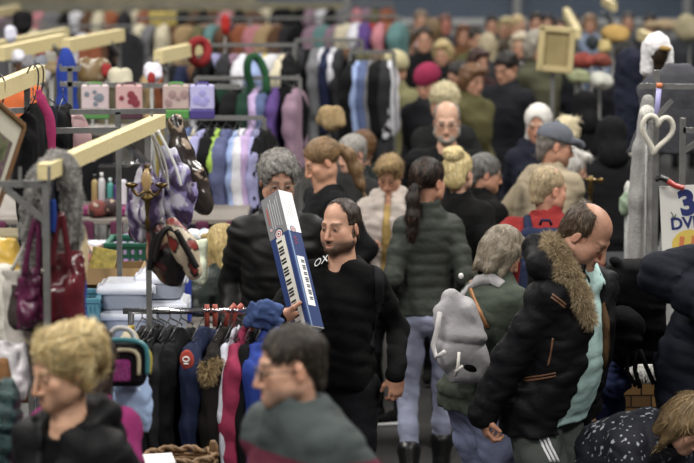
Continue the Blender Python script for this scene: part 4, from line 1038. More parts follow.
# things on the rear post: scarves, sconce, bags
Yr = 9.75
def shinyscarf(label, pts, r_, c1, c2, seed, name='scarf'):
    O = at(*pts[0][0]); r = empty(name, O); tag(r, label, 'scarf'); q = SDF()
    for ps, rr in zip(pts, r_): q.chain([at(*p) - O for p in ps], rr, k=.025)
    v, f = q.mesh(.008, lambda P: .012 * (noise3(P * np.array([1, 1, .2]), 80, seed) - 1.4 * np.abs(noise3(P * np.array([1, 1, .3]), 70, seed + 1)) + .5))
    t = noise3(v * np.array([1, 1, .5]), 80, seed + 4)[:, None]; K0 = np.where(t > .12, np.array(lin(c1))[None], np.where(t > -.2, np.array(lin(c2))[None], np.array(lin((60, 44, 78)))[None]))
    link('scarf_cloth', v, f, mat('satin print', rough=.32, vcol=True, bump=.2, bscale=60), r, K0); return r
shinyscarf('silver and purple satin scarf hanging in front of the rear post', [[(146, 168, Yr - .05), (140, 190, Yr - .05), (136, 212, Yr - .05), (140, 236, Yr - .05)], [(150, 170, Yr - .08), (154, 190, Yr - .1), (150, 215, Yr - .1), (152, 228, Yr - .1)]], [[.02, .034, .042, .03], [.02, .034, .036, .02]], (168, 164, 174), (112, 98, 136), 3)
shinyscarf('lavender and white printed scarf right of the rear post', [[(166, 150, Yr), (178, 172, Yr), (184, 195, Yr), (182, 218, Yr)], [(164, 150, Yr + .05), (170, 180, Yr - .02), (174, 205, Yr - .02), (172, 222, Yr)]], [[.02, .036, .045, .04], [.015, .034, .04, .03]], (196, 194, 214), (132, 122, 176), 6)
for i, (pix, cc, lab) in enumerate((([(152, 134), (157, 150), (163, 172), (170, 194)], (200, 194, 184), 'cream cord handle looped on beam end, front one'), ([(153, 134), (160, 150), (166, 168), (168, 190)], (186, 182, 176), 'cream cord handle looped on beam end, middle one'), ([(158, 130), (168, 150), (176, 168), (181, 186)], (206, 206, 206), 'silver ribbon handle looped on beam end, right one'))):
    p = at(*pix[0], Yr - .05); g = MB(); g.tube(smooth_pts([at(x, y, Yr - .05 - .02 * i) - p for x, y in pix]), [.0055] * 16, 8); o = g.build('bag_strap', K(*cc), None, True); o.location = p; tag(o, lab, 'strap')
BRASS = mat('old brass', (104, 82, 42), rough=.32, metal=.85, var=.2, vscale=30)
r, O = root_at('brass_sconce', at(147, 180, 9.56), 'old brass candle holder hooked on the rear stall post', 'sconce')
g = MB(); g.lathe([(.004, .06), (.014, .055), (.008, .045), (.018, .04), (.012, .02), (.006, .0), (.02, -.005), (.028, -.012), (.012, -.02), (.008, -.05), (.022, -.06), (.026, -.068), (.01, -.08), (.006, -.14), (.012, -.16), (.003, -.19)], n=14); g.build('stem', BRASS, r, True)
g = MB(); g.lathe([(.004, .045), (.017, .02), (.019, .0), (.014, -.03), (.004, -.045)], (0, -.03, .0), 14); g.build('egg_knob', mat('tan bead', (186, 150, 96), rough=.3), r, True)
for x in (-1, 1):
    g = MB(); g.tube(smooth_pts([(0, -.01, -.03), (x * .03, -.02, -.055), (x * .055, -.02, -.03)]), .006, 8); g.lathe([(.006, -.03), (.022, -.02), (.024, -.012), (.01, -.008)], (x * .055, -.02, .0), 12); g.build('arm', BRASS, r, True)
def patchbag(label, pts, rr, cols, seed, sc_=40, name='handbag', rough=.4, handles=(), hr=.012):
    O = at(*pts[0]); r = empty(name, O); tag(r, label, 'bag'); q = SDF(); q.chain([at(*p) - O for p in pts], rr, k=.03)
    v, f = q.mesh(.008, lambda P: .008 * noise3(P, 45, seed)); t = noise3(v, sc_, seed + 2); K0 = np.tile(np.array(lin(cols[0])), (len(v), 1))
    for i, cc in enumerate(cols[1:]): K0[(t > .12 + .22 * i)] = lin(cc)
    link('bag_body', v, f, mat('printed leather', rough=rough, vcol=True, bump=.2, bscale=40), r, K0)
    for h_ in handles:
        g = MB(); g.tube(smooth_pts([at(*p) - O for p in h_]), hr, 8); g.build('handle', mat('black leather strap', (18, 16, 16), rough=.35), r, True)
    return r
patchbag('metallic copper sleeve-shaped bag hanging right of lavender scarf', [(176, 122, Yr + .1), (181, 150, Yr + .1), (192, 178, Yr + .1), (203, 204, Yr + .1)], [.03, .04, .05, .042], [(58, 50, 46), (160, 138, 118), (36, 31, 30)], 3, 34, rough=.22)
patchbag('black and tan handbag with red panels low on rear post', [(160, 236, Yr - .12), (168, 256, Yr - .12), (172, 270, Yr - .12)], [.05, .075, .06], [(22, 16, 16), (84, 28, 26), (142, 112, 80)], 5, 30, handles=[[(154, 262, Yr - .22), (160, 238, Yr - .22), (170, 228, Yr - .22), (180, 246, Yr - .22), (182, 268, Yr - .22)], [(150, 270, Yr - .2), (153, 248, Yr - .2), (158, 232, Yr - .2)]])
patchbag('cream, red and black patterned strap bag hanging diagonally by rear post', [(172, 226, Yr - .2), (184, 248, Yr - .2), (194, 270, Yr - .2)], [.03, .045, .035], [(196, 176, 148), (24, 20, 20), (140, 44, 36)], 7, 60, handles=[[(176, 230, Yr - .26), (188, 252, Yr - .26), (197, 268, Yr - .26)]])
patchbag('small dark bag hanging between purple scarf and rear post', [(142, 216, Yr + .05), (138, 232, Yr + .05)], [.03, .035], [(60, 26, 30), (110, 84, 120)], 9, 50)
# ---------------------------------------------------------------- the coat rail
Yc = 9.95
r, O = root_at('coat_rail', (at(132, 316, Yc)[0], Yc, 0), 'chrome clothes rail full of dark coats in front of keyboard man', 'clothes rail')
def seg(nm, a, b, rad, m, par=None, n=10): g = MB(); g.tube([np.array(a) - O, np.array(b) - O], rad, n); return g.build(nm, m, par or r, True)
zr = at(190, 311, Yc)[2]; xl, xr = at(123, 311, Yc)[0], at(256, 311, Yc)[0]; xp = at(131, 316, Yc)[0]; xq = at(252, 316, Yc)[0]
seg('hanging_tube', (xl, Yc, zr), (xr, Yc, zr), .0125, CHROME)
for x in (xp, xq):
    seg('upright', (x, Yc, .05), (x, Yc, zr), .0125, CHROME); c_ = seg('height_sleeve', (x, Yc, .1), (x, Yc, zr - .11), .017, plastic((120, 122, 126)))
    seg('yellow_band', (x, Yc, zr - .075), (x, Yc, zr - .055), .0135, plastic((206, 170, 40))); seg('clamp_knob', (x - .03, Yc - .01, zr - .14), (x, Yc - .01, zr - .14), .012, BLACKP)
    seg('foot', (x, Yc - .25, .03), (x, Yc + .25, .03), .015, CHROME)
CG = 'coats on the chrome rail'
def coat(label, px, L, th, col, seed, rz=80, W=.46, rough=.8, sl=.58, name='coat', m=None, **k):
    return hang(name, label, px, 311, Yc, L, W, th, m or K(*col, rough=rough), rz, 'coat', CG, sl, .010, seed, fold=min(.012, th * .3), **k)
coat('charcoal padded coat next to the grey rail post', 158, 1.25, .026, (22, 22, 25), 2)
c1 = coat('cream lined coat with dark hood at left end of coat rail', 142, 1.1, .032, (30, 28, 28), 1)
q = SDF(); q.ell((-.2, 0, -.10), (.06, .045, .09), k=.03); q.chain([(-.22, 0, -.08), (-.265, 0, -.24)], [.04, .035], k=.03); sdf_obj('cream_lining', q, .008, K(172, 160, 134), fold_disp(.006, 30, 2), c1)
coat('black long coat left of the navy hooded top', 181, 1.3, .038, (15, 15, 18), 3)
coat('grey-black wool coat beside black long coat on the rail', 170, 1.2, .026, (34, 34, 37), 4)
c2 = coat('navy hooded top with round red badge hanging mid rail', 203, 1.05, .042, (30, 38, 66), 5, name='hooded_top')
q = SDF(); q.ell((-.27, .0, -.12), (.014, .028, .04)); sdf_obj('red_badge', q, .006, K(168, 62, 52), None, c2)
g = MB(); g.tube([(-.286, .012 * math.cos(a), -.115 + .009 * math.sin(a)) for a in np.linspace(0, 6.28, 13)[:-1]], .003, 6, closed=True); g.tube([(-.286, -.009, -.132), (-.286, .009, -.132)], .003, 6); g.build('white_mark', plastic((225, 222, 220)), c2)
c3 = coat('dark brown parka with tan fur-edged hood on the rail', 224, 1.3, .038, (30, 27, 25), 6, name='parka')
def fur_on(par, pts, rr, n, c_1, c_2, L=.03, seed=2):
    q = SDF(); q.chain([np.array(p) for p in pts], rr, k=.02); v, f = q.mesh(.01); V, F, KK = cat([(v, f, np.tile(np.array(lin(c_1)) * .7, (len(v), 1))), spikes(v, f, c_1, c_2, n, L, .0014, seed)]); link('fur_trim', V, F, HAIRM, par, KK)
fur_on(c3, [(-.25, -.03, -.13), (-.27, 0, -.18), (-.25, .03, -.15)], [.014, .022, .016], 1600, (128, 104, 66), (176, 150, 106), .02)
c4 = coat('dark coat with brown fur collar just right of grey post', 152, 1.2, .022, (20, 20, 22), 7)
fur_on(c4, [(-.24, -.02, -.13), (-.255, -.015, -.2), (-.25, .0, -.26)], [.014, .018, .01], 1400, (112, 92, 62), (150, 130, 96), .02)
coat('narrow white garment between parka and pink jacket', 235.5, 1.0, .013, (196, 198, 212), 8, name='shirt', sl=.5)
coat('raspberry pink jacket hanging near right end of rail', 246, 1.25, .036, (150, 44, 76), 9, name='jacket', rz=78)
coat('black jacket half behind the raspberry pink jacket', 255, .55, .02, (16, 15, 18), 10, name='jacket')
c5 = coat('bright blue padded jacket low at right end of rail', 266, 1.2, .042, (40, 62, 148), 11, name='puffer_jacket', rz=80)
# jeans over the rail end
r2, O2 = root_at('jeans', at(262, 312, Yc - .05), 'blue jeans folded over the right end of coat rail', 'jeans'); q = SDF()
q.box(at(262, 317, Yc - .06) - O2, (.062, .03, .05), .018, roty(.25), k=.02); q.box(at(270, 312, Yc - .09) - O2, (.045, .022, .042), .014, roty(.5), k=.012); q.cap(at(247, 325, Yc - .09) - O2, at(262, 303, Yc - .07) - O2, .016, k=.015); q.cap(at(262, 303, Yc - .09) - O2, at(281, 322, Yc - .1) - O2, .013, k=.012)
sdf_obj('denim', q, .007, K(62, 82, 132, var=.3, vscale=14), fold_disp(.008, 60, 3), r2)
for i, x in enumerate((207, 215, 229, 236)):
    p = at(x, 311, Yc - .02); r3 = empty('clip_hanger', p); tag(r3, ['leftmost of four orange plastic hanger loops over the chrome rail', 'second orange plastic hanger loop from the left on rail', 'third orange plastic hanger loop from the left, leaning', 'rightmost of four orange plastic hanger loops over the rail'][i], 'hanger', 'orange hanger loops')
    g = MB(); l_ = (0, 0, .025 if i > 1 else 0)[2]; g.tube([(l_, 0, .025), (0, -.0, .0), (-l_ * .6, 0, -.06)], .010, 8); g.build('loop', plastic((186, 82, 66)), r3, True); g = MB(); g.tube([(-.012, -.012, .004), (.012, -.012, .004)], .006, 8); g.build('clip', CHROME, r3, True)
# wicker basket
def basket():
    c = at(181, 462, 9.35); r = empty('wicker_basket', (c[0], c[1], c[2] - .16)); tag(r, 'round brown wicker basket with handle below the dark coats', 'basket')
    rr = .125; m1 = mat('willow', (116, 84, 50), rough=.55, var=.35, vscale=40, bump=.2); g = MB()
    for k in range(12):
        z = .015 * k; rad = rr * (.82 + .18 * k / 11); g.tube([((rad + .005 * ((j + k) % 2)) * math.cos(a), (rad + .005 * ((j + k) % 2)) * math.sin(a), z) for j, a in enumerate(np.linspace(0, 2 * math.pi, 33)[:-1])], .0085, 6, closed=True)
    g.lathe([(.001, -.004), (rr * .8, -.004), (rr * .8, .004), (.001, .004)], n=24); g.build('woven_side', m1, r, True)
    g = MB()
    for s_ in (0, 1.5): g.tube([((rr + .008 * math.sin(9 * a + s_)) * math.cos(a), (rr + .008 * math.sin(9 * a + s_)) * math.sin(a), .185 + .008 * math.cos(9 * a + s_)) for a in np.linspace(0, 2 * math.pi, 60)[:-1]], .009, 6, closed=True)
    g.build('braided_rim', m1, r, True)
    g = MB(); g.tube(smooth_pts([(rr, 0, .18), (rr * 1.02, 0, .215), (rr * .93, 0, .235), (rr * .9, .0, .2)]), .010, 8); g.build('handle', m1, r, True)
    p = MB(); p.box((0, 0, 0), (.11, .07, .006), rotz(.3) @ rotx(.35), bev=.002); o = p.build('paper', plastic((222, 222, 222), rough=.6), None); o.location = at(159, 459, 9.22); tag(o, 'folded white paper lying in wicker basket', 'paper')
basket()
# bag stack right of the near blonde woman
def schoolbag():
    Y = 8.85; p = at(122, 381, Y); r = empty('toy_case', p); tag(r, 'black toy case with magenta sparkle panel and teal edging', 'toy case'); s_ = 1 / ppm(Y)
    q = SDF(); q.box((0, 0, .06), (.085, .05, .075), .03); sdf_obj('case_body', q, .006, K(24, 22, 26), None, r)
    q = SDF(); q.box((-.015, -.048, .045), (.05, .012, .04), .012); sdf_obj('sparkle_panel', q, .005, mat('magenta glitter', (160, 36, 128), rough=.25, bump=.8, bscale=200, var=.5, vscale=120), None, r)
    g = MB(); g.tube(smooth_pts([(-.085, -.04, .05), (-.08, -.04, .135), (.02, -.045, .15), (.085, -.04, .125), (.09, -.04, .03)]), .009, 8); g.build('teal_edging', plastic((56, 130, 140)), r, True)
    g = MB(); g.tube(smooth_pts([(-.07, -.05, .11), (.05, -.052, .112), (.062, -.052, .03)]), .008, 6); g.build('cream_trim', K(196, 184, 150), r, True)
    g = MB(); g.tube(smooth_pts([(.06, -.03, .14), (.1, -.03, .10), (.098, -.03, .03)]), .006, 6); g.build('yellow_edging', plastic((196, 176, 60)), r, True)
    g = MB(); g.tube(smooth_pts([(-.05, -.02, .14), (-.02, -.02, .185), (.03, -.02, .18), (.05, -.02, .14)]), .009, 8); g.build('grip', K(196, 192, 190), r, True)
schoolbag()
bag('quilted_bag', 'pale blue crinkled bag hanging below the toy case', 133, 398, 8.95, 36, 66, .05, mat('pale blue vinyl', (148, 172, 212), rough=.3, bump=.6, bscale=24, var=.15), None, None, .01, 12, .012, top=.7)
# ---------------------------------------------------------------- goods on the left-hand tables
def table(label, x0, x1, y0, y1, z, m, skirt=None, name='market_table'):
    r = empty(name, ((x0 + x1) / 2, (y0 + y1) / 2, 0)); tag(r, label, 'table'); w_, d = x1 - x0, y1 - y0
    g = MB(); g.box((0, 0, z - .015), (w_, d, .03), bev=.004); g.build('tabletop', m, r)
    for x in (-1, 1):
        for y in (-1, 1): g = MB(); g.tube([(x * (w_ / 2 - .06), y * (d / 2 - .06), z - .03), (x * (w_ / 2 - .06), y * (d / 2 - .06), 0)], .014, 8); g.build('leg', STEEL, r, True)
    if skirt:
        q = SDF(); q.box((0, -d / 2 - .005, z - .30), (w_ / 2, .008, .295), .006); v, f = q.mesh(.02, lambda P: .006 * np.sin(P[:, 0] * 40)); link('table_skirt', v, f, skirt, r)
    return r
TM = plastic((120, 112, 104), rough=.6)
table('front goods table behind the coat rail under blue checked cloth', -1.36, -.62, 11.2, 12.55, .985, TM, K(70, 70, 78))
table('middle goods table with green crate behind the cardboard box', -2.0, -.52, 12.85, 13.95, 1.07, TM, K(90, 64, 50))
table('back goods table with row of bottles', -2.2, -.55, 14.05, 15.4, 1.26, TM, K(86, 40, 64))
p = MB(); p.box((0, 0, .004), (.30, .34, .008)); o = p.build('checked_cloth', None, None); o.location = (-1.02, 11.45, .985)
m = mat('blue check', (200, 206, 224), rough=.8); nt = m.node_tree; ck = nt.nodes.new('ShaderNodeTexChecker'); ck.inputs['Scale'].default_value = 55; ck.inputs[1].default_value = lin((206, 210, 224)) + (1,); ck.inputs[2].default_value = lin((112, 132, 190)) + (1,)
tc = nt.nodes.new('ShaderNodeTexCoord'); nt.links.new(tc.outputs['Object'], ck.inputs[0]); nt.links.new(ck.outputs[0], nt.nodes['Principled BSDF'].inputs['Base Color']); o.data.materials.append(m); tag(o, 'blue and white checked cloth under the plastic tubs', 'cloth')
TUB = mat('milky plastic', (172, 182, 202), rough=.3, trans=.35, var=.06); LID = plastic((204, 208, 222), rough=.25)
def tub(r, s):
    w_, d, h_ = s; q = SDF(); q.loft((0, 0, 0), (0, 0, h_ - .02), [0, 1], [w_ * .45, w_ * .49], [d * .45, d * .49], n=6, k=.01); v, f = q.mesh(.011); link('tub_body', v, f, TUB, r)
    q = SDF(); q.box((0, 0, h_ - .012), (w_ * .53, d * .53, .018), .012); q.box((0, 0, h_ + .006), (w_ * .42, d * .42, .012), .008); v, f = q.mesh(.008); link('lid', v, f, LID, r)
    for x in (-1, 1): g = MB(); g.box((x * w_ * .53, 0, h_ - .02), (.012, d * .3, .04), bev=.004); g.build('latch', plastic((210, 214, 226)), r)
for (px, py, Y, w_, h_, z, lab) in ((128, 0, 11.72, .23, .125, .993, 'lower left milky plastic tub on the checked cloth'), (127, 0, 11.72, .24, .10, 1.135, 'upper left milky plastic tub with white lid'), (164, 0, 11.85, .22, .15, .993, 'lower right milky plastic tub behind coat rail'), (162, 0, 11.85, .22, .10, 1.165, 'upper right milky plastic tub with white lid')):
    boxy('plastic_tub', lab, px, 300, Y, (w_, .30, h_), None, 'plastic tub', .1, 'plastic tubs on the front goods table', z=z, extra=tub)
CARD = mat('cardboard', (158, 124, 78), rough=.8, var=.12, vscale=5)
boxy('cardboard_box', 'open brown cardboard box behind the plastic tubs', 116, 305, 12.25, (.26, .26, .265), None, 'box', .15, z=.987, extra=open_box(CARD, True))
boxy('crate', 'green slatted plastic crate on the middle goods table', 133, 278, 13.0, (.235, .34, .20), None, 'crate', .06, z=1.072, extra=crate(plastic((30, 98, 76))))
boxy('crate', 'teal blue plastic crate left of the plastic tubs', 88, 320, 11.6, (.11, .30, .21), None, 'crate', .0, z=.987, extra=crate(plastic((72, 132, 156))))
boxy('red_box', 'red box beside the rear stall post', 147, 300, 12.3, (.07, .2, .19), plastic((168, 44, 40)), 'box', .1, z=.987)
boxy('blue_label_box', 'small blue box right of the plastic tubs', 184, 302, 12.2, (.07, .1, .22), plastic((44, 66, 176)), 'box', .1, z=.987)
boxy('white_carton', 'tall white carton behind the small blue box', 177, 302, 12.42, (.10, .1, .24), plastic((206, 208, 214)), 'box', .1, z=.987)
boxy('dark_box', 'black box behind plastic tubs at their left', 99, 315, 12.0, (.08, .18, .12), plastic((36, 34, 40)), 'box', 0, z=.987)
boxy('picture_book', 'yellow children\'s book with red and green blobs leaning in box', 99, 273, 12.3, (.12, .012, .32), None, 'book', .2, z=.995, extra=lambda r, s: (MB().box((0, 0, .17), s, rotx(-.15) @ roty(.2), bev=.002).build('book_cover', mat('printed cover', (206, 186, 80), rough=.4, var=.5, vscale=26), r)))
def pile(name, label, px, py, Y, rad, cols, cat_, n=1, z=None, seed=0, group=None):
    p = at(px, py, Y); 
    if z is not None: p[2] = z
    r = empty(name, p); tag(r, label, cat_, group); q = SDF(); rr = random.Random(seed)
    q.ell((0, 0, rad[2] * .8), rad, k=.03)
    for i in range(3): q.ell(((rr.random() - .5) * rad[0], -rad[1] * .4, rad[2] * (.6 + rr.random() * .8)), (rad[0] * .5, rad[1] * .5, rad[2] * .5), k=.04)
    q.half((0, 0, .002), (0, 0, -1)); v, f = q.mesh(max(.008, min(rad) / 6), lambda P: .1 * min(rad) * noise3(P, 2.2 / min(rad), seed))
    t = noise3(v, 3.2 / max(rad), seed + 3); K0 = np.tile(np.array(lin(cols[0])), (len(v), 1))
    for i, cc in enumerate(cols[1:]): K0[t > .1 + .25 * i] = lin(cc)
    link(name + '_body', v, f, VCLOTH, r, K0); return r
pile('folded_cloth', 'crumpled purple cloth left of the green crate', 117, 262, 13.0, (.09, .16, .07), [(132, 84, 150), (110, 66, 130)], 'cloth', z=1.074, seed=2)
pile('folded_cloth', 'lilac cloth lying behind the purple cloth', 128, 250, 13.6, (.10, .14, .09), [(150, 120, 164)], 'cloth', z=1.074, seed=4)
for i, (x, y, Y, cc, lab) in enumerate(((88, 245, 13.3, (112, 52, 44), 'red-brown patterned purse, nearest of the purse pile'), (105, 240, 13.75, (92, 58, 50), 'brown patterned purse behind purple cloth'), (86, 236, 13.75, (150, 124, 110), 'pale patterned purse at left of purse pile'), (97, 230, 14.15, (120, 50, 44), 'red purse lying below the bottles'), (112, 231, 14.2, (62, 44, 46), 'dark purse lying below the bottles'), (124, 246, 13.85, (176, 104, 64), 'orange purse beside the green crate'))):
    pile('purse', lab, x, y, Y, (.05, .07, .045), [cc, (60, 44, 44), (176, 150, 130)], 'purse', z=(1.074 if Y < 14 else 1.264), seed=20 + i, group='purses on the goods tables')
boxy('display_tray', 'magenta tray under the row of bottles', 104, 214, 14.25, (.30, .16, .045), plastic((140, 40, 100)), 'tray', 0, z=1.263)
boxy('printed_box', 'white printed box lying in front of magenta tray', 98, 222, 13.85, (.2, .12, .09), mat('printed white', (196, 198, 208), rough=.5, var=.4, vscale=24), 'box', 0, z=1.074)
def bottle(label, px, w_, h_, c, cap, Y=14.3):
    p = at(px, 211, Y); p[2] = 1.31; r = empty('bottle', p); tag(r, label, 'bottle', 'bottles on the magenta tray')
    g = MB(); g.lathe([(w_ * .9, 0), (w_, .006), (w_, h_ * .72), (w_ * .8, h_ * .8), (w_ * .35, h_ * .84), (w_ * .35, h_ * .88)], n=16); g.build('bottle_body', c, r, True)
    g = MB(); g.lathe([(w_ * .5, h_ * .86), (w_ * .5, h_), (w_ * .3, h_)], n=12); g.build('bottle_cap', cap, r, True)
for a_ in (('tan bottle at left of the bottle row', 95, .017, .17, plastic((162, 138, 84)), BLACKP), ('silver bottle second in bottle row', 102, .019, .18, plastic((176, 174, 178)), plastic((190, 190, 192))), ('teal bottle in the middle of bottle row', 110.5, .017, .15, plastic((58, 138, 132)), plastic((180, 200, 200))), ('purple bottle right of the teal one', 117, .013, .14, plastic((92, 54, 140)), plastic((90, 50, 130)))): bottle(*a_)
boxy('white_carton', 'small white carton at right end of bottle row', 123, 211, 14.3, (.04, .05, .14), plastic((210, 206, 216)), 'box', 0, z=1.31)
boxy('cardboard_box', 'long brown cardboard box between rear post and leather-jacketed man', 212, 241, 13.35, (.26, .3, .13), CARD, 'box', .1, z=1.10)
boxy('blue_tray', 'flat blue tray under long cardboard box', 212, 246, 13.3, (.29, .34, .026), plastic((48, 60, 130)), 'tray', .1, z=1.073)
for i, (x, cc) in enumerate(((193, (196, 206, 214)), (205, (160, 178, 196)), (220, (206, 208, 214)))):
    pile('plastic_bag', ['clear plastic bag at left on long cardboard box', 'bluish plastic bag in middle of long cardboard box', 'white plastic bag at right on long cardboard box'][i], x, 222, 13.3, (.035, .06, .03), [cc, (226, 228, 232)], 'bag', z=1.232, seed=40 + i, group='plastic bags on the long box')
bag('carrier_bag', 'green and white printed carrier bag below long cardboard box', 200, 262, 12.35, 16, 44, .05, mat('printed carrier', (196, 204, 176), rough=.4, var=.4, vscale=20), None, None, .01, 3, .01)
boxy('radio', 'black radio with chrome aerial on back goods table', 122, 205, 14.9, (.28, .12, .22), None, 'radio', 0, z=1.262, extra=lambda r, s: (MB().box((0, 0, s[2] / 2), s, bev=.015).build('radio_body', BLACKP, r), MB().tube([(.02, -.05, .2), (.10, -.06, .24)], .008, 8).build('aerial', CHROME, r, True)))
boxy('dark_suitcase', 'black suitcase standing at left of the radio', 98, 205, 15.0, (.18, .14, .34), K(24, 24, 28), 'suitcase', 0, z=1.262)
boxy('wooden_box', 'dull green wooden box at far left behind scarf', 14, 240, 11.6, (.24, .3, .20), mat('olive board', (116, 102, 60), rough=.7, var=.2), 'box', 0, z=1.29)
boxy('brown_case', 'brown case under dull green box at far left', 14, 248, 11.6, (.26, .34, .30), mat('brown board', (92, 58, 40), rough=.6, var=.2), 'box', 0, z=.987)
# ---------------------------------------------------------------- coats and frame at the far left
frame('stall frame with short pine beam and hooks at the left edge', ((-12, 94, 11.0), (40, 73, 12.0)), posts=[((27, 84, 11.7), foot(27, 84, 11.7))], rails=[((-10, 112, 11.7), (28, 110, 11.7)), ((24, 131, 11.7), (118, 130, 11.7))], braces=[((26, 84, 11.7), (36, 82, 11.9))], bw=.05, bh=.075, pw=.026)
frame('steel stall frame with long lower bar behind the coats', None, posts=[((118, 112, 12.0), foot(118, 112, 12.0))], rails=[((70, 112, 12.0), (166, 111, 12.0))], pw=.024)
frame('steel rack with two upturned hooks holding printed bags', None, posts=[((70, 68, 14.0), foot(70, 68, 14.0)), ((166, 84, 14.0), foot(166, 84, 14.0))], rails=[((60, 69, 14.0), (80, 69, 14.0)), ((60, 84, 14.0), (240, 87, 14.0))], pegs=[((60, 69, 14.0), (60, 64, 14.0)), ((80, 69, 14.0), (80, 64, 14.0))], pw=.026)
CL = 'coats on the left edge frame'
for (px, py, Y, L, th, cc, lab, rz) in ((33, 90, 11.6, 1.0, .05, (18, 18, 20), 'black coat leftmost on the left edge frame', 86), (48, 92, 11.9, 1.05, .05, (26, 28, 40), 'navy coat behind the magenta strap', 80), (63, 92, 12.1, .95, .06, (16, 16, 18), 'black coat beside pink satin garment', 88)):
    hang('coat', lab, px, py, Y, L, .44, th, K(*cc), rz, 'coat', CL, .55, .014, int(px))
hang('blouse', 'dusty pink satin blouse hanging beside black coats', 76, 106, 12.05, .26, .16, .05, mat('pink satin', (178, 138, 140), rough=.4), 20, 'garment', None, .0, .012, 4, hanger=False)
g = MB(); p = at(40, 95, 11.4); g.tube(smooth_pts([at(x, y, 11.4) - p for x, y in ((38, 90), (43, 104), (50, 120), (52, 152))]), [.014] * 3 + [.022] * 10 + [.018] * 3, 8); o = g.build('scarf', K(160, 44, 92), None, True); o.location = p; tag(o, 'magenta scarf hanging down over the black coats', 'scarf')
for i, (x, y) in enumerate(((2, 88), (36, 78), (41, 76))):
    p = at(x, y, 11.2 + .3 * i); g = MB(); g.tube(smooth_pts([(-.02, 0, -.12), (.005, 0, -.05), (.01, 0, .03), (-.015, 0, .06), (-.04, 0, .02)]), .004, 6); o = g.build('wire_hanger', WIRE, None, True); o.location = p; tag(o, ['dark wire hanger hook at the left edge of photo', 'front wire hanger hook near short beam end', 'rear wire hanger hook at the very beam end'][i], 'hanger', 'wire hooks on the short pine beam')
hang('jacket', 'orange jacket hanging behind the short pine beam', 10, 72, 14.5, .50, .30, .06, K(206, 98, 48), 15, 'garment', None, .35, .014, 8, hanger=False)
hang('jacket', 'bright blue jacket hanging narrow beside steel hooks', 66, 42, 15.2, .58, .12, .06, K(36, 60, 150), 25, 'garment', None, .0, .014, 9, hanger=False, flare=1.5)
# printed bags on the rack
for (px, w_, c1_, c2_, c3_, lab) in ((95, 27, (196, 176, 180), (110, 120, 132), (70, 132, 62), 'pale pink printed bag with green bottom on steel rack'), (129, 26, (196, 152, 152), (132, 36, 52), (74, 30, 50), 'pink bag with red roses on steel rack'), (176, 26, (182, 158, 152), (150, 120, 120), (70, 140, 56), 'dusty pink bag with bright green bottom on steel rack'), (202, 24, (176, 172, 222), (150, 146, 214), (62, 48, 130), 'lavender bag with deep violet bottom on steel rack')):
    s_ = 1 / ppm(13.97); p = at(px, 84.5, 13.975); r = empty('printed_bag', p); tag(r, lab, 'bag', 'printed bags on the steel rack'); H = .135; W = w_ * s_
    g = MB(); g.box((0, 0, -H / 2), (W, .05, H), bev=.008); g.build('bag_front', mat('printed bag', c1_, rough=.6, var=.0), r)
    rr = random.Random(px); q = MB()
    for k in range(5):
        cx, cz, ra = (rr.random() - .5) * W * .7, -H * (.2 + .6 * rr.random()), .012 + .012 * rr.random(); q.lathe([(.0005, 0), (ra, .0), (ra, .002), (.0005, .003)], (cx, -.0255, cz), 10, rotx(math.pi / 2))
    q.build('print_motif', plastic(c2_, rough=.6), r)
    g = MB(); g.box((0, -.001, -H - .025), (W * 1.02, .055, .05), bev=.006); g.build('bag_bottom', plastic(c3_, rough=.6), r)
    for x in (-1, 1): g = MB(); g.tube(smooth_pts([(-W * .25, x * .02, -.005), (-W * .2, x * .02, .008), (W * .2, x * .02, .008), (W * .25, x * .02, -.005)]), .005, 6); g.build('handle', plastic(c3_), r, True)
# ---------------------------------------------------------------- garments on the further rails
NM = {'black': (20, 20, 22), 'navy': (32, 38, 66), 'grey': (108, 108, 112), 'white': (204, 204, 212), 'lavender': (150, 150, 196), 'lilac': (176, 152, 196), 'lime green': (150, 186, 70), 'slate blue': (86, 92, 130), 'dark green': (28, 56, 44), 'brown': (92, 64, 46), 'tan': (168, 140, 100), 'pale blue': (140, 160, 206), 'red': (158, 44, 46), 'pink': (190, 120, 130), 'cream': (196, 186, 158), 'charcoal': (44, 44, 48), 'denim blue': (84, 98, 140), 'rust': (150, 84, 56), 'olive': (96, 92, 62), 'yellow': (206, 184, 70), 'violet': (92, 66, 134), 'teal': (90, 130, 130), 'mauve': (140, 112, 130)}
seen = {}
def rail(desc, x0, x1, py, Y, items, posts=True, L=.7, group=None, h=.02, rz=82):
    """items: (px, colour, thickness, length)"""
    r, O = root_at('clothes_rail', (at(x0, py, Y)[0], Y, 0), 'steel clothes rail ' + desc, 'clothes rail')
    g = MB(); g.bar(at(x0, py, Y) - O, at(x1, py, Y) - O, .026); g.build('crossbar', STEEL, r)
    for x in (x0, x1): g = MB(); q = at(x, py, Y) - O; g.bar(q, (q[0], q[1], 0), .028); g.build('upright', STEEL, r)
    tot = {}
    for it in items: tot[it[1]] = tot.get(it[1], 0) + 1
    cnt = {}
    for i, (px, cn, th, L_) in enumerate(items):
        cnt[cn] = cnt.get(cn, 0) + 1
        pre = '' if tot[cn] == 1 else ORD[cnt[cn] - 1] + ' '
        wide = th > .09
        hang('garment', f'{pre}{cn} garment from the left on rail {desc}' if pre else f'{cn} garment on rail {desc}', px, py, Y, L_, th * 2 if wide else .42, .05 if wide else th, K(*NM[cn]), (8 if wide else rz) + (i * 37 % 11) - 5, 'garment', group or 'garments on the rail ' + desc, .45 if L_ > .5 else .25, h, i * 3 + int(px))
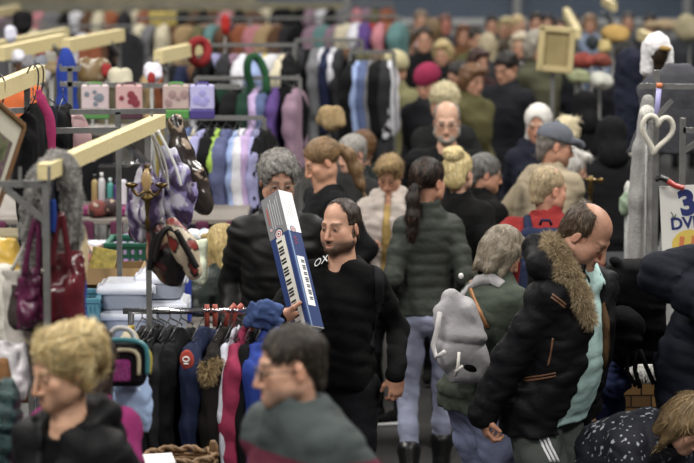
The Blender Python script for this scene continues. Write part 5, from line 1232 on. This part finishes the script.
rail('behind copper bag', 172, 264, 118, 15.0, [(178, 'navy', .05, .62), (187, 'denim blue', .05, .6), (195, 'cream', .02, .3), (201, 'lavender', .045, .62), (211, 'black', .06, .75), (217, 'lime green', .035, .34), (226, 'slate blue', .06, .65), (237, 'pale blue', .04, .6), (241, 'white', .05, .52), (250, 'lilac', .05, .62), (257, 'lavender', .04, .58), (263, 'black', .04, .7)])
rail('above, with the black printed shirt', 196, 300, 78, 17.5, [(202, 'white', .03, .35), (212, 'black', .06, .55), (222, 'dark green', .14, .42), (236, 'black', .07, .5), (247, 'dark green', .05, .4), (256, 'lilac', .04, .55), (266, 'denim blue', .05, .6), (275, 'violet', .04, .55), (284, 'black', .12, .5), (296, 'mauve', .05, .6)])
rail('in middle distance left of aisle', 296, 362, 40, 20.5, [(300, 'charcoal', .07, .75), (308, 'black', .10, .85), (316, 'grey', .06, .8), (323, 'white', .03, .35), (328, 'navy', .05, .7), (334, 'white', .05, .32), (340, 'charcoal', .06, .8), (347, 'brown', .10, .9), (355, 'black', .06, .8), (360, 'olive', .05, .75)])
rail('at the aisle edge behind the crowd', 350, 394, 52, 19.2, [(354, 'black', .06, .8), (358, 'pale blue', .05, .75), (364, 'denim blue', .06, .8), (371, 'grey', .05, .75), (377, 'black', .08, .9), (384, 'charcoal', .07, .9), (390, 'white', .03, .6)])
rail('far back under the red scarf', 150, 240, 58, 22.5, [(156, 'tan', .08, .5), (164, 'rust', .07, .5), (173, 'black', .09, .5), (182, 'navy', .08, .5), (192, 'brown', .10, .5), (205, 'black', .09, .5), (216, 'grey', .08, .5), (226, 'cream', .07, .45), (235, 'mauve', .07, .5)], h=.026)
rail('far back left', 40, 132, 26, 26.0, [(48, 'red', .08, .45), (60, 'pink', .10, .42), (72, 'charcoal', .10, .5), (84, 'white', .10, .4), (92, 'rust', .12, .5), (102, 'rust', .12, .5), (112, 'brown', .10, .5), (122, 'black', .12, .6), (130, 'charcoal', .10, .6)], h=.03)
rail('far back behind striped shirts', 250, 345, 18, 27.0, [(256, 'pink', .10, .5), (266, 'tan', .10, .5), (278, 'brown', .10, .5), (290, 'charcoal', .10, .5), (302, 'black', .12, .55), (314, 'mauve', .10, .5), (326, 'teal', .12, .5), (336, 'mauve', .10, .5), (343, 'grey', .10, .5)], h=.03)
rail('far back with red scarves', 344, 400, 16, 26.0, [(348, 'cream', .10, .5), (357, 'white', .08, .45), (364, 'violet', .09, .5), (371, 'red', .10, .5), (380, 'pink', .07, .5), (390, 'rust', .10, .5), (398, 'teal', .09, .5)], h=.03)
for k, (a, b, pp, lab) in enumerate((((0, 54, 17), (64, 40, 18.5), (62, 42, 18.4), 'stall frame with pine beam above the orange jacket'), ((66, 46, 17.5), (121, 35, 19), (119, 38, 18.9), 'stall frame with pine beam beside the blue jacket'), ((158, 57, 17.0), (206, 46, 19), (166, 56, 17.3), 'stall frame with pine beam beside the red scarf'), ((-8, 48, 20), (66, 33, 22), (60, 36, 21.8), 'upper pine beam stall frame at far left'), ((-8, 14, 27), (18, 9, 29), (14, 11, 28.7), 'small pine beam frame in the top left corner'), ((566, 12, 27), (578, 34, 24), (577, 33, 24.1), 'tilted pine beam frame right of the wooden picture'), ((604, 0, 28), (614, 7, 27), (612, 8, 27), 'pine beam frame at top right'), ((640, 34, 24), (656, 42, 23), (654, 43, 23), 'short pine beam frame beside white-wigged figure'))):
    frame(lab, (a, b), posts=[((pp[0], pp[1] + 2, pp[2]), foot(pp[0], pp[1] + 2, pp[2]))], braces=[((pp[0] - 9, pp[1] + 4, pp[2] - .3), (pp[0], pp[1] + 16, pp[2]))], bw=.06, bh=.09, pw=.03)
rail('beside dark green ring', 204, 294, 45, 18.7, [(208, 'black', .06, .4), (216, 'lavender', .10, .26), (225, 'charcoal', .05, .5), (234, 'mauve', .10, .28), (243, 'white', .05, .3), (251, 'rust', .10, .24), (259, 'pale blue', .05, .34), (266, 'yellow', .10, .3), (274, 'white', .12, .36), (283, 'cream', .05, .5), (289, 'black', .06, .6)], h=.018)
# loose things on and over the rails
def loop(name, label, px, py, Y, rx, rz_, tube, m, cat_, rot=0.):
    p = at(px, py, Y); g = MB(); g.tube([(rx * math.cos(a), .03 * math.sin(2 * a), rz_ * math.sin(a)) for a in np.linspace(0, 2 * math.pi, 25)[:-1]], tube, 10, closed=True); o = g.build(name, m, None, True); o.location = p; o.rotation_euler = (0, rot, 0); tag(o, label, cat_); return o
loop('green_hoop', 'dark green padded ring hanging over the upper rail', 257, 76, 17.47, .058, .135, .027, K(34, 78, 48), 'ring', -.25)
loop('rolled_scarf', 'thick red rolled scarf hanging above the black garments', 199, 52, 18.2, .06, .08, .032, K(142, 38, 42), 'scarf', .0)
def blob(name, label, px, py, Y, r, col, cat_, m=None, seed=1, group=None, amp=.3, rod=True):
    p = at(px, py, Y); q = SDF(); q.ell((0, 0, 0), r, k=.03); q.ell((r[0] * .2, -r[1] * .3, -r[2] * .4), (r[0] * .8, r[1] * .8, r[2] * .6), k=.03); v, f = q.mesh(max(.01, min(r) / 5), lambda P: amp * min(r) * noise3(P, 2. / min(r), seed)); o = link(name, v, f, m or K(*col)); o.location = p; tag(o, label, cat_, group)
    if rod: g = MB(); g.tube([(0, .0, -r[2] * .5), (0, 0, -p[2])], .007, 6); g.lathe([(.06, 0), (.06, .008), (.008, .014)], (0, 0, -p[2]), 12); g.build('display_rod', STEEL, o, True)
    return o
blob('hat', 'pointed bright red hat on a far stall', 225, 24, 21, (.035, .035, .075), (172, 38, 34), 'hat')
blob('fur_bag', 'tan furry bag hanging below the striped shirts', 330, 118, 16.0, (.09, .06, .075), (166, 140, 96), 'bag', m=mat('tan fur', (150, 124, 82), rough=.9, bump=1., bscale=120, var=.3, vscale=30))
blob('brown_basket', 'brown pot between stall frames above the dark box', 92, 72, 15.6, (.11, .09, .085), (112, 84, 46), 'pot', m=mat('glazed brown', (104, 80, 42), rough=.4, var=.3))
blob('cream_bowl', 'cream bowl beside brown pot', 119, 78, 15.4, (.075, .07, .06), (176, 170, 146), 'bowl')
blob('soft_toy', 'white soft toy with red bow above dusty pink bag', 152, 72, 15.2, (.055, .045, .055), (210, 206, 220), 'toy'); blob('bow', 'red bow on white soft toy', 151, 78, 15.0, (.02, .02, .035), (140, 40, 40), 'bow')
blob('jar', 'small red jar between brown pot and bowl', 106, 70, 15.5, (.03, .03, .04), (140, 40, 40), 'jar')
blob('tissue', 'white cloth on far stall at left edge', 10, 34, 19.5, (.045, .04, .06), (206, 206, 224), 'cloth'); blob('tissue', 'white cloth lower at left edge', 14, 56, 17.2, (.07, .05, .04), (196, 196, 210), 'cloth'); blob('coat_pile', 'black bundle on far stall at upper left', 22, 22, 23, (.09, .08, .10), (26, 24, 26), 'bundle')
for i, (x, y, Y, cc) in enumerate(((40, 62, 16.2, (150, 156, 170)), (50, 58, 16.6, (186, 180, 170)), (28, 62, 16.4, (170, 168, 176)), (52, 68, 15.8, (176, 150, 110)), (44, 76, 15.2, (200, 196, 190)))):
    blob('crockery', ['grey cup among crockery above short beam', 'cream cup at back of crockery above short beam', 'pale cup at left of crockery above short beam', 'tan cup at right of crockery above short beam', 'white cup nearest short beam end'][i], x, y, Y, (.04, .04, .045), tuple(int(c * .72) for c in cc), 'cup', group='crockery above the short beam', seed=i)
boxy('back_board', 'olive board stall wall behind the far left goods', 60, 70, 37.5, (5.6, .1, 1.75), mat('straw board', (138, 132, 108), rough=.8, var=.3, vscale=3), 'board', 0, z=0)
boxy('back_board', 'pinkish textile wall behind the red hat', 240, 60, 29.0, (.9, .1, 1.7), K(150, 120, 108), 'textile', 0, z=0)
boxy('back_board', 'straw board stall wall behind the centre rails', 220, 60, 36.0, (3.4, .1, 1.72), mat('mustard board', (138, 130, 100), rough=.8, var=.35, vscale=3), 'board', 0, z=0)
for (desc, x0, x1, py, Y, seed_) in (('along the top left corner', 4, 128, 6, 33, 1), ('along the top left of centre', 132, 256, 5, 33.5, 2), ('along the top centre', 262, 392, 3, 34.5, 3), ('below the top left of centre', 136, 250, 18, 28, 4), ('at the upper far left', 2, 44, 22, 27.5, 5)):
    rr_ = random.Random(seed_); it = []; x = x0 + 4
    while x < x1 - 3:
        it.append((x, rr_.choice(['tan', 'cream', 'grey', 'charcoal', 'mauve', 'brown', 'olive', 'cream', 'grey', 'rust', 'black', 'teal', 'white', 'pink', 'charcoal', 'black', 'brown', 'navy', 'black']), .06 + .07 * rr_.random(), .35 + .35 * rr_.random())); x += 7 + 7 * rr_.random()
    rail(desc, x0, x1, py, Y, it, h=.034)
boxy('back_board', 'yellow board beside the far pine beams', 163, 60, 28.6, (.3, .08, 1.85), mat('yellow board', (190, 166, 70), rough=.7, var=.2), 'board', 0, z=0)
# support tables for the far goods
for (x0, x1, Y, z, lab) in ((5, 70, 16.0, 1.42, 'table of crockery behind the short pine beam'), (84, 160, 15.75, 1.62, 'high shelf table with brown pot and bowl')):
    xa, xb = at(x0, 60, Y)[0], at(x1, 60, Y)[0]; table(lab, xa, xb, Y - .25, Y + .25, z, TM, K(60, 56, 54))
# ---------------------------------------------------------------- far wall: rink boards with glass
def wall():
    Y = 46; g = MB(); g.box((0, Y + .15, .5), (36, .3, 1.0)); o = g.build('wall_back', plastic((150, 152, 156), rough=.5)); tag(o, None, None, None, 'structure')
    g = MB(); g.box((0, Y + .1, 1.04), (36, .36, .10)); o = g.build('trim_1', plastic((196, 198, 198), rough=.5)); tag(o, None, None, None, 'structure')
    g = MB(); g.box((0, Y + .2, 2.6), (36, .05, 3.0)); o = g.build('window_1', mat('blue grey panels', (84, 98, 118), rough=.3, var=.2, vscale=.5)); tag(o, None, None, None, 'structure')
    for i in range(13): 
        g = MB(); g.box((-18 + i * 3, Y + .05, 2.0), (.14, .12, 1.9)); o = g.build('trim_%d' % (i + 2), plastic((150, 152, 152), rough=.5)); tag(o, None, None, None, 'structure')
wall()
# ---------------------------------------------------------------- right-hand stalls
frame('steel post carrying the wooden picture', None, posts=[((553, 40, 19.07), foot(553, 40, 19.07))], pw=.03)
r, O = root_at('wooden_picture', at(553, 72, 19), 'wide gilded wooden picture frame held up in the right background', 'picture')
M = roty(.08) @ rotx(-.1); GOLD = mat('limed wood', (186, 166, 112), rough=.5, var=.15); H, W = .33, .20
g = MB()
for (u, v_, su, sv) in ((0, H / 2 - .02, W + .05, .045), (0, -H / 2 + .02, W, .045), (-W / 2 - .0, 0, .045, H), (W / 2 + .02, 0, .045, H)): g.box(M @ np.array((u, 0, v_ + H / 2)), (su, .04, sv), M, bev=.006)
g.build('picture_frame', GOLD, r); g = MB(); g.box(M @ np.array((0, .015, H / 2)), (W, .01, H), M); g.build('canvas_back', mat('canvas', (150, 132, 84), rough=.8, var=.15), r)
frame('right stall frame of steel posts with the heart and the sign', None, posts=[((657, 70, 12.6), foot(657, 70, 12.6)), ((683, 118, 12.2), foot(683, 118, 12.2))], rails=[((640, 86, 12.6), (720, 87, 12.4)), ((683, 130, 12.2), (720, 131, 12.2))], braces=[((683, 152, 12.2), (699, 140, 12.2)), ((658, 116, 12.5), (672, 100, 12.5))], pw=.026)
hang('cloak', 'grey wool cloak hanging on the right stall frame', 680, 56, 12.9, .48, .40, .06, K(70, 70, 76), 6, 'garment', None, .0, .012, 5, hanger=False, flare=1.35)
# white wig on a dark head
r, O = root_at('wig_stand', at(658, 62, 14.2), 'white wig on dark display head above grey cloak', 'wig')
q = SDF(); q.ell((0, 0, .06), (.06, .07, .085)); q.cap((0, 0, -.02), (0, 0, .03), .035); sdf_obj('display_head', q, .008, K(54, 44, 34), None, r)
g = MB(); g.tube([(0, 0, -.03), (0, 0, -O[2])], .012, 8); g.build('display_rod', STEEL, r, True)
q = SDF(); q.ell((-.005, .01, .085), (.075, .085, .08)); q.chain([(-.05, .0, .08), (-.06, .0, -.04)], [.045, .04], k=.02); q.chain([(.055, -.01, .06), (.06, -.01, -.05)], [.03, .028], k=.02); q.ell((.025, -.08, .03), (.04, .06, .05), mode='s'); sdf_obj('white_wig', q, .007, K(216, 214, 216), fold_disp(.006, 60, 2), r)
q = SDF(); q.cap((.0, -.06, .08), (.05, -.075, .075), .014); sdf_obj('gold_visor', q, .006, plastic((150, 116, 50)), None, r)
# lace scarf, heart, lavender stick, ball
shawl_m = mat('white lace', (150, 148, 146), rough=.8, bump=.8, bscale=120, var=.15)
r, O = root_at('lace_scarf', at(645, 104, 12.7), 'long white lace scarf hanging beside the heart', 'scarf')
q = SDF(); q.chain([at(648, 102, 12.7) - O, at(644, 150, 12.7) - O, at(641, 200, 12.7) - O, at(641, 262, 12.7) - O], [.03, .05, .062, .06], k=.03); sdf_obj('lace_cloth', q, .009, shawl_m, lambda P: .014 * noise3(P * np.array([1, 1, .12]), 70, 4), r)
def heart():
    p = at(657, 132, 12.45); g = MB(); s_ = .0062
    pts = [(16 * math.sin(t) ** 3 * s_ * .78, 0, (13 * math.cos(t) - 5 * math.cos(2 * t) - 2 * math.cos(3 * t) - math.cos(4 * t)) * s_) for t in np.linspace(0, 2 * math.pi, 41)[:-1]]
    g.tube(pts, .0135, 8, closed=True); o = g.build('heart_ring', mat('white wicker', (200, 194, 180), rough=.7, bump=.6, bscale=120), None, True); o.location = p; o.rotation_euler = (0, .15, .2); tag(o, 'white woven heart ring hanging on right stall post', 'heart decoration')
heart()
o = blob('paper_ball', 'white speckled ball above the heart ring', 647, 112, 12.6, (.036, .036, .036), (206, 204, 194), 'ball', amp=.0, m=mat('speckled paper', (206, 204, 194), rough=.6, var=.2, vscale=60))
r, O = root_at('lavender_tube', at(656, 118, 12.5), 'lavender tube with orange tip above the heart ring', 'tube')
g = MB(); g.tube([at(656, 120, 12.5) - O, at(659, 88, 12.5) - O], .013, 10); g.build('tube_body', plastic((160, 156, 214)), r, True); g = MB(); g.tube([at(659, 88, 12.5) - O, at(659.5, 83, 12.5) - O], .015, 10); g.build('orange_tip', plastic((206, 110, 60)), r, True)
# dark jeans with white cuffs, hanging
r, O = root_at('hanging_jeans', at(628, 60, 16.5), 'dark navy jeans with white turn-ups hanging in the right background', 'jeans')
q = SDF(); q.chain([at(631, 62, 16.5) - O, at(628, 100, 16.5) - O, at(625, 152, 16.5) - O], [.10, .085, .075], k=.03); sdf_obj('denim', q, .014, K(30, 34, 50), fold_disp(.012, 26, 3), r)
q = SDF(); q.box(at(623.5, 153, 16.5) - O, (.085, .07, .022), .015); sdf_obj('white_turn_up', q, .010, K(176, 172, 160), None, r)
# DVD sign
def sign():
    Y = 11.9; c = at(685, 222, Y); r = empty('price_sign', c); tag(r, 'white card price sign with blue 3 and DVD', 'sign'); M = rotz(-.12) @ roty(-.06); s_ = 1 / ppm(Y)
    W, H = 48 * s_, 74 * s_; g = MB(); g.box((0, 0, 0), (W, .006, H), M); g.build('card', plastic((212, 210, 204), rough=.6), r)
    def tx(body, u, v_, size, m, nm, rot=0., th=0.):
        cu = bpy.data.curves.new(nm, 'FONT'); cu.body = body; cu.size = size; cu.extrude = .0008; cu.offset = th; cu.align_x = 'CENTER'; cu.align_y = 'CENTER'; t = bpy.data.objects.new(nm, cu); me = bpy.data.meshes.new_from_object(t); bpy.data.objects.remove(t)
        ca, sa = math.cos(rot), math.sin(rot)
        for v in me.vertices: q = M @ np.array((u + v.co[0] * ca - v.co[1] * sa, -.0045 - v.co[2], v_ + v.co[0] * sa + v.co[1] * ca)); v.co = q
        me.materials.append(m); o = bpy.data.objects.new(nm, me); C.objects.link(o); o.parent = r
    INK = plastic((26, 40, 112), rough=.6)
    for nm, cx, cz, rx, rz_, m in (('yellow_patch', .02, -.105, .085, .07, plastic((214, 184, 70), rough=.6)),):
        g = MB(); g.add([M @ np.array((cx + rx * math.cos(a), -.0038, cz + rz_ * math.sin(a))) for a in np.linspace(0, 2 * math.pi, 25)[:-1]], [tuple(range(24))]); g.build(nm, m, r)
    for u in (-.02, .035, .075): g = MB(); g.box(M @ np.array((u, -.0045, -.10)), (.022, .001, .07), M @ roty(.12)); g.build('orange_lettering', plastic((208, 112, 60), rough=.6), r)
    tx('3', .015, .085, .155, INK, 'number', .18, .008); tx('DVD', .012, -.005, .075, INK, 'lettering', .06, .0025)
    g = MB()
    for a, b in (((-.062, .05), (-.045, .02)), ((-.045, .02), (-.06, .028)), ((-.045, .02), (-.04, .04))): g.bar(M @ np.array((a[0], -.004, a[1])), M @ np.array((b[0], -.004, b[1])), .004)
    g.build('arrow', plastic((60, 80, 70)), r)
    r, O = root_at('spring_clamp', at(672, 185, Y - .03), 'spring clamp with red handles on top of the price sign', 'clamp')
    g = MB(); g.tube(smooth_pts([at(668, 181, Y - .04) - O, at(676, 186, Y - .05) - O, at(684, 188, Y - .05) - O]), .013, 10); g.build('red_handle', plastic((168, 40, 34)), r, True)
    g = MB(); g.tube(smooth_pts([at(655, 180, Y - .03) - O, at(661, 178, Y - .03) - O, at(669, 181, Y - .03) - O]), .014, 8); g.build('black_jaw', BLACKP, r, True)
sign()
# brass stand, small toys
r, O = root_at('brass_stand', (at(590, 245, 14.0)[0], 14.0, 0), 'thin brass stand with cross tap behind red jacket', 'stand')
g = MB(); zt = at(590, 176, 14.0)[2]; g.lathe([(.06, .0), (.05, .02), (.012, .05), (.009, zt - .1), (.018, zt - .08), (.012, zt - .03), (.014, zt)], n=12); g.build('stand_column', BRASS, r, True)
g = MB(); g.tube([(-.03, 0, zt - .02), (.05, 0, zt - .025)], .009, 8); g.lathe([(.004, -.015), (.015, -.01), (.015, .01), (.004, .015)], (.055, 0, zt - .025), 10); g.build('tap_arm', BRASS, r, True)
table('right goods table with red and green trinkets', at(560, 90, 20.5)[0], at(615, 90, 20.5)[0], 20.2, 21.4, 1.15, TM, K(60, 58, 60))
table('right goods table near the price sign', at(612, 210, 13.6)[0], at(640, 210, 13.6)[0] + .1, 13.3, 14.3, 1.05, K(40, 40, 44), K(30, 30, 34))
for i, (x, y, Y, r_, cc, nm, lab) in enumerate(((626, 203, 13.7, (.035, .03, .06), (130, 150, 126), 'garden_gnome', 'pale green trinket on table near the price sign'), (628, 190, 13.9, (.02, .02, .05), (186, 186, 180), 'vase', 'white vase behind the pale green trinket'), (583, 60, 20.6, (.10, .08, .055), (130, 56, 48), 'red_cushion', 'red cushion on the right goods table'), (600, 60, 20.8, (.09, .08, .055), (120, 60, 50), 'red_cushion', 'second red cushion right of the first on goods table'), (592, 42, 21.2, (.05, .05, .06), (44, 50, 52), 'globe', 'dark globe on the right goods table'), (578, 76, 20.4, (.10, .07, .05), (130, 136, 100), 'green_cloth', 'yellow-green cloth below red cushions'), (600, 80, 20.4, (.09, .07, .06), (176, 176, 166), 'white_cloth', 'white cloth below red cushions'), (614, 34, 23, (.12, .1, .08), (166, 132, 70), 'straw_hat', 'straw-coloured basket behind dark-haired person'), (604, 46, 22.5, (.06, .05, .06), (170, 150, 96), 'straw_hat', 'small straw basket beside dark globe'), (635, 92, 16.5, (.05, .04, .075), (172, 150, 120), 'doll', 'tan doll beside the lavender tube'), (640, 72, 17, (.03, .03, .05), (120, 104, 50), 'ribbon', 'mustard ribbon beside grey cloak'), (668, 25, 26, (.25, .1, .05), (150, 130, 100), 'fruit_box', 'tan trinket box beyond the white wig'), (690, 28, 25, (.16, .1, .12), (150, 140, 110), 'fruit_box', 'cream trinket box at the far right edge'))):
    blob(nm, lab, x, y, Y, r_, cc, nm.split('_')[-1], seed=i)
# parquet box with white fur, blue cloth
r, O = root_at('wooden_chest', (at(640, 395, 11.5)[0], 11.5, 0), 'blocky yellow-brown wooden chest behind the bent person', 'chest')
zt = at(640, 385, 11.4)[2]; wx = .20; pass
g = MB(); g.box((0, .1, zt / 2), (wx * 1.9, .3, zt - .01)); 
m = mat('parquet blocks', (150, 108, 54), rough=.5); nt = m.node_tree; bt = nt.nodes.new('ShaderNodeTexBrick'); bt.inputs['Scale'].default_value = 1.; bt.inputs['Brick Width'].default_value = .09; bt.inputs['Row Height'].default_value = .055; bt.inputs['Mortar Size'].default_value = .004
for i_, cc in ((1, (158, 116, 62)), (2, (104, 72, 38)), (3, (44, 30, 18))): bt.inputs[i_].default_value = lin(cc) + (1,)
tc = nt.nodes.new('ShaderNodeTexCoord'); mp = nt.nodes.new('ShaderNodeMapping'); mp.inputs['Rotation'].default_value = (math.pi / 2, 0, 0); nt.links.new(tc.outputs['Object'], mp.inputs[0]); nt.links.new(mp.outputs[0], bt.inputs[0]); nt.links.new(bt.outputs[0], nt.nodes['Principled BSDF'].inputs['Base Color'])
g.build('chest_body', m, r)
q = SDF(); q.ell((0, .1, zt + .03), (.19, .13, .05)); q.ell((-.08, .05, zt + .04), (.09, .1, .05)); v, f = q.mesh(.012, lambda P: .006 * noise3(P, 60, 2)); V, F, KK = cat([(v, f, np.tile(np.array(lin((176, 174, 170))), (len(v), 1))), spikes(v, f, (176, 174, 170), (214, 212, 208), 2500, .025, .0016)]); o = link('fur_rug', V, F, HAIRM, None, KK); o.location = O; tag(o, 'white fluffy rug lying on the wooden chest', 'rug')
q = SDF(); p = at(614, 388, 10.9); q.chain([at(603, 376, 10.9) - p, at(614, 373, 10.88) - p, at(625, 381, 10.88) - p], [.03, .045, .03], k=.03); q.chain([at(602, 388, 10.9) - p, at(614, 386, 10.85) - p, at(626, 384, 10.88) - p], [.035, .05, .03], k=.02); q.ell(at(608, 405, 10.95) - p, (.08, .06, .09), k=.03); v, f = q.mesh(.008, fold_disp(.008, 40, 5)); o = link('cloth_bundle', v, f, K(38, 48, 86)); o.location = p; tag(o, 'twisted navy blue cloth lying above the bent person', 'cloth')
# ---------------------------------------------------------------- people further back
def crowd(label, px, py, Y, yaw, hair, coat, sex='m', skin=SK1, lod=2, lean=0, pitch=6, collar='stand', hem=.7, legs=(30, 30, 36), **k):
    t = dict(m=K(*coat), collar=collar, hem=hem, thick=.02); return person(label, px, py, Y, yaw=yaw, lean=lean, head=(pitch, 0, 0), sex=sex, hair=hair, skin=skin, lod=lod, top=t, legs=dict(m=K(*legs)), shoes=dict(m=BLK), show=(), nstr=700, seed=int(px), **k)
P22 = crowd('dark-haired man in charcoal jacket looking down left, upper right of aisle', 504, 52, 21.0, -40, ('short', (34, 28, 26)), (30, 31, 36), lod=1, pitch=20, hem=.72, bw=1.1)
crowd('woman with reddish hair and olive scarf beside charcoal-jacketed man', 474, 64, 20.2, 40, ('bob', (112, 76, 48)), (84, 80, 48), 'f', lod=1, pitch=14)
crowd('person with white curly hair behind the bald bearded man', 444, 84, 17.6, -150, ('curly', (196, 182, 140)), (26, 28, 28), lod=1)
P27 = crowd('person in magenta hat and dark coat in the aisle', 425, 66, 19.4, -30, ('none', (40, 30, 30)), (32, 32, 36), 'f', lod=1, pitch=24)
q = SDF(); q.ell((0, .015, .05), (.10, .12, .095)); q.half((0, 0, .02), (0, .1, -1), .01); v, f = q.mesh(.012); link('hat', v @ P27['HR'].T * P27['hs'] + P27['hc'], f, K(142, 36, 70), P27['o'])
P28 = crowd('person in cream knitted hat and olive puffer walking away', 396, 52, 20.8, 160, ('none', (120, 100, 70)), (112, 108, 74), 'f', lod=1)
q = SDF(); q.ell((0, .015, .05), (.105, .125, .10)); q.half((0, 0, -.02), (0, .1, -1), .01); v, f = q.mesh(.012, lambda P: .004 * noise3(P, 110, 1)); link('hat', v @ P28['HR'].T * P28['hs'] + P28['hc'], f, K(176, 166, 126), P28['o'])
crowd('bearded man in black coat facing the viewer beyond magenta hat', 424, 26, 25.5, 0, ('short', (60, 44, 34)), (22, 22, 24), pitch=4)
crowd('blonde woman in black coat left of the reddish-haired woman', 442, 40, 24.5, -20, ('bob', (190, 164, 110)), (24, 24, 26), 'f', pitch=16)
crowd('dark-haired person stooping just above the curly white head', 455, 62, 21.8, -60, ('short', (36, 28, 26)), (28, 30, 34), pitch=24)
crowd('red-faced man in grey jacket in the far crowd', 445, 14, 30.5, 10, ('short', (110, 70, 56)), (58, 60, 66), skin=(176, 108, 92))
crowd('woman with long pale blonde hair seen from behind in far crowd', 488, 33, 26.0, 170, ('long', (186, 170, 136)), (54, 54, 60), 'f')
crowd('dark-haired woman behind reddish-haired woman', 480, 48, 23.4, 30, ('bob', (62, 36, 30)), (60, 40, 42), 'f', pitch=14)
crowd('man in dark cap in far crowd right of post', 492, 15, 31.0, 0, ('short', (30, 28, 28)), (26, 26, 30))
crowd('blonde person in patterned grey coat in the far crowd', 506, 17, 29.5, -20, ('bob', (176, 160, 110)), (112, 104, 88), 'f')
crowd('blond man in brown coat in far crowd above charcoal jacket', 518, 15, 29.0, 30, ('short', (190, 164, 116)), (60, 50, 40))
crowd('white-haired woman in black coat left of wooden picture', 520, 32, 25.0, -20, ('bob', (200, 184, 156)), (26, 26, 28), 'f', pitch=12)
crowd('grey-haired woman in olive coat holding the wooden picture', 540, 30, 21.5, 40, ('bob', (150, 142, 128)), (74, 74, 56), 'f', lod=1, pitch=10)
crowd('person in rust red jacket in far crowd', 536, 12, 30.0, 0, ('short', (50, 40, 36)), (120, 48, 40))
crowd('person in black jacket beside rust red jacket in far crowd', 548, 14, 31.2, -10, ('short', (40, 34, 32)), (24, 24, 28))
crowd('woman in brown fringed coat under the far rink boards', 464, 24, 28.5, 0, ('mid', (110, 66, 40)), (112, 74, 46), 'f')
crowd('person in olive jacket in far crowd beside brown coat', 476, 28, 28.0, 20, ('short', (40, 36, 30)), (86, 84, 50))
P29 = crowd('person with bushy dark hair and black coat seen from behind at right', 626, 44, 21.8, 170, ('afro', (34, 32, 30)), (26, 27, 34), lod=1, hem=.22, bw=1.3)
O_ = P29['wp'](P29['nb'] + np.array((-.12, .2, -.28))); o = blob('backpack', 'black backpack on bushy-haired person in black', 0, 0, 20, (.15, .12, .22), (17, 17, 19), 'bag', rod=False); o.location = O_
crowd('person with curly brown hair left of blonde woman in beige', 363, 132, 16.8, 200, ('curly', (112, 76, 44)), (34, 40, 40), 'f', lod=1)
crowd('person in dark jacket behind the charcoal-jacketed man', 520, 62, 22.5, 175, ('short', (50, 40, 36)), (30, 32, 36), hem=.6)
crowd('dark coated person walking away beside the olive puffer', 376, 50, 22.8, 178, ('bob', (104, 84, 60)), (26, 26, 30), 'f', hem=.5)
crowd('tall dark-coated person at centre of far aisle', 408, 28, 26.5, 175, ('short', (90, 70, 50)), (36, 38, 40), hem=.55)
crowd('person in grey-brown coat in far crowd near centre', 432, 18, 29.0, -160, ('mid', (130, 104, 72)), (70, 64, 56), 'f')
crowd('person in white shirt in far aisle at left of bearded man', 421, 10, 30.0, 0, ('short', (120, 100, 80)), (196, 196, 214))
crowd('dark-jacketed man far back under white boards', 560, 18, 30.5, 0, ('short', (60, 50, 44)), (40, 42, 48)); crowd('person in pale blue jacket far back at right', 590, 14, 31.5, 0, ('bob', (150, 120, 90)), (120, 134, 160), 'f'); crowd('person in purple jacket far back beside pale blue jacket', 574, 14, 32.5, 10, ('short', (60, 50, 44)), (84, 66, 100)); crowd('grey-coated person far back at right', 628, 12, 32, 0, ('short', (80, 74, 70)), (78, 80, 86)); crowd('dark-coated person far back near the right edge', 650, 14, 31.0, 0, ('short', (40, 36, 34)), (36, 38, 44)); crowd('dark person far back at the right edge', 686, 14, 30, 0, ('short', (40, 36, 34)), (48, 50, 54))

for (x, y, Y, lab) in ((584, 92, 18.9, 'person in black hooded coat with hood up, right of white headscarf'), (610, 118, 16.2, 'person in black hooded coat with hood up, behind brass stand')):
    Pq = crowd(lab, x, y, Y, 185, ('none', (30, 28, 28)), (18, 18, 20), lod=1, hem=.4, bw=1.15, lean=14, pitch=20)
    q = SDF(); q.ell((0, .03, .03), (.10, .12, .11), k=.01); q.cap((0, .05, -.05), (0, .07, -.14), .09, .10, k=.04); v, f = q.mesh(.012, lambda p: .005 * noise3(p, 50, 2)); link('hood', v @ Pq['HR'].T * Pq['hs'] + Pq['hc'], f, K(18, 18, 20), Pq['o'])
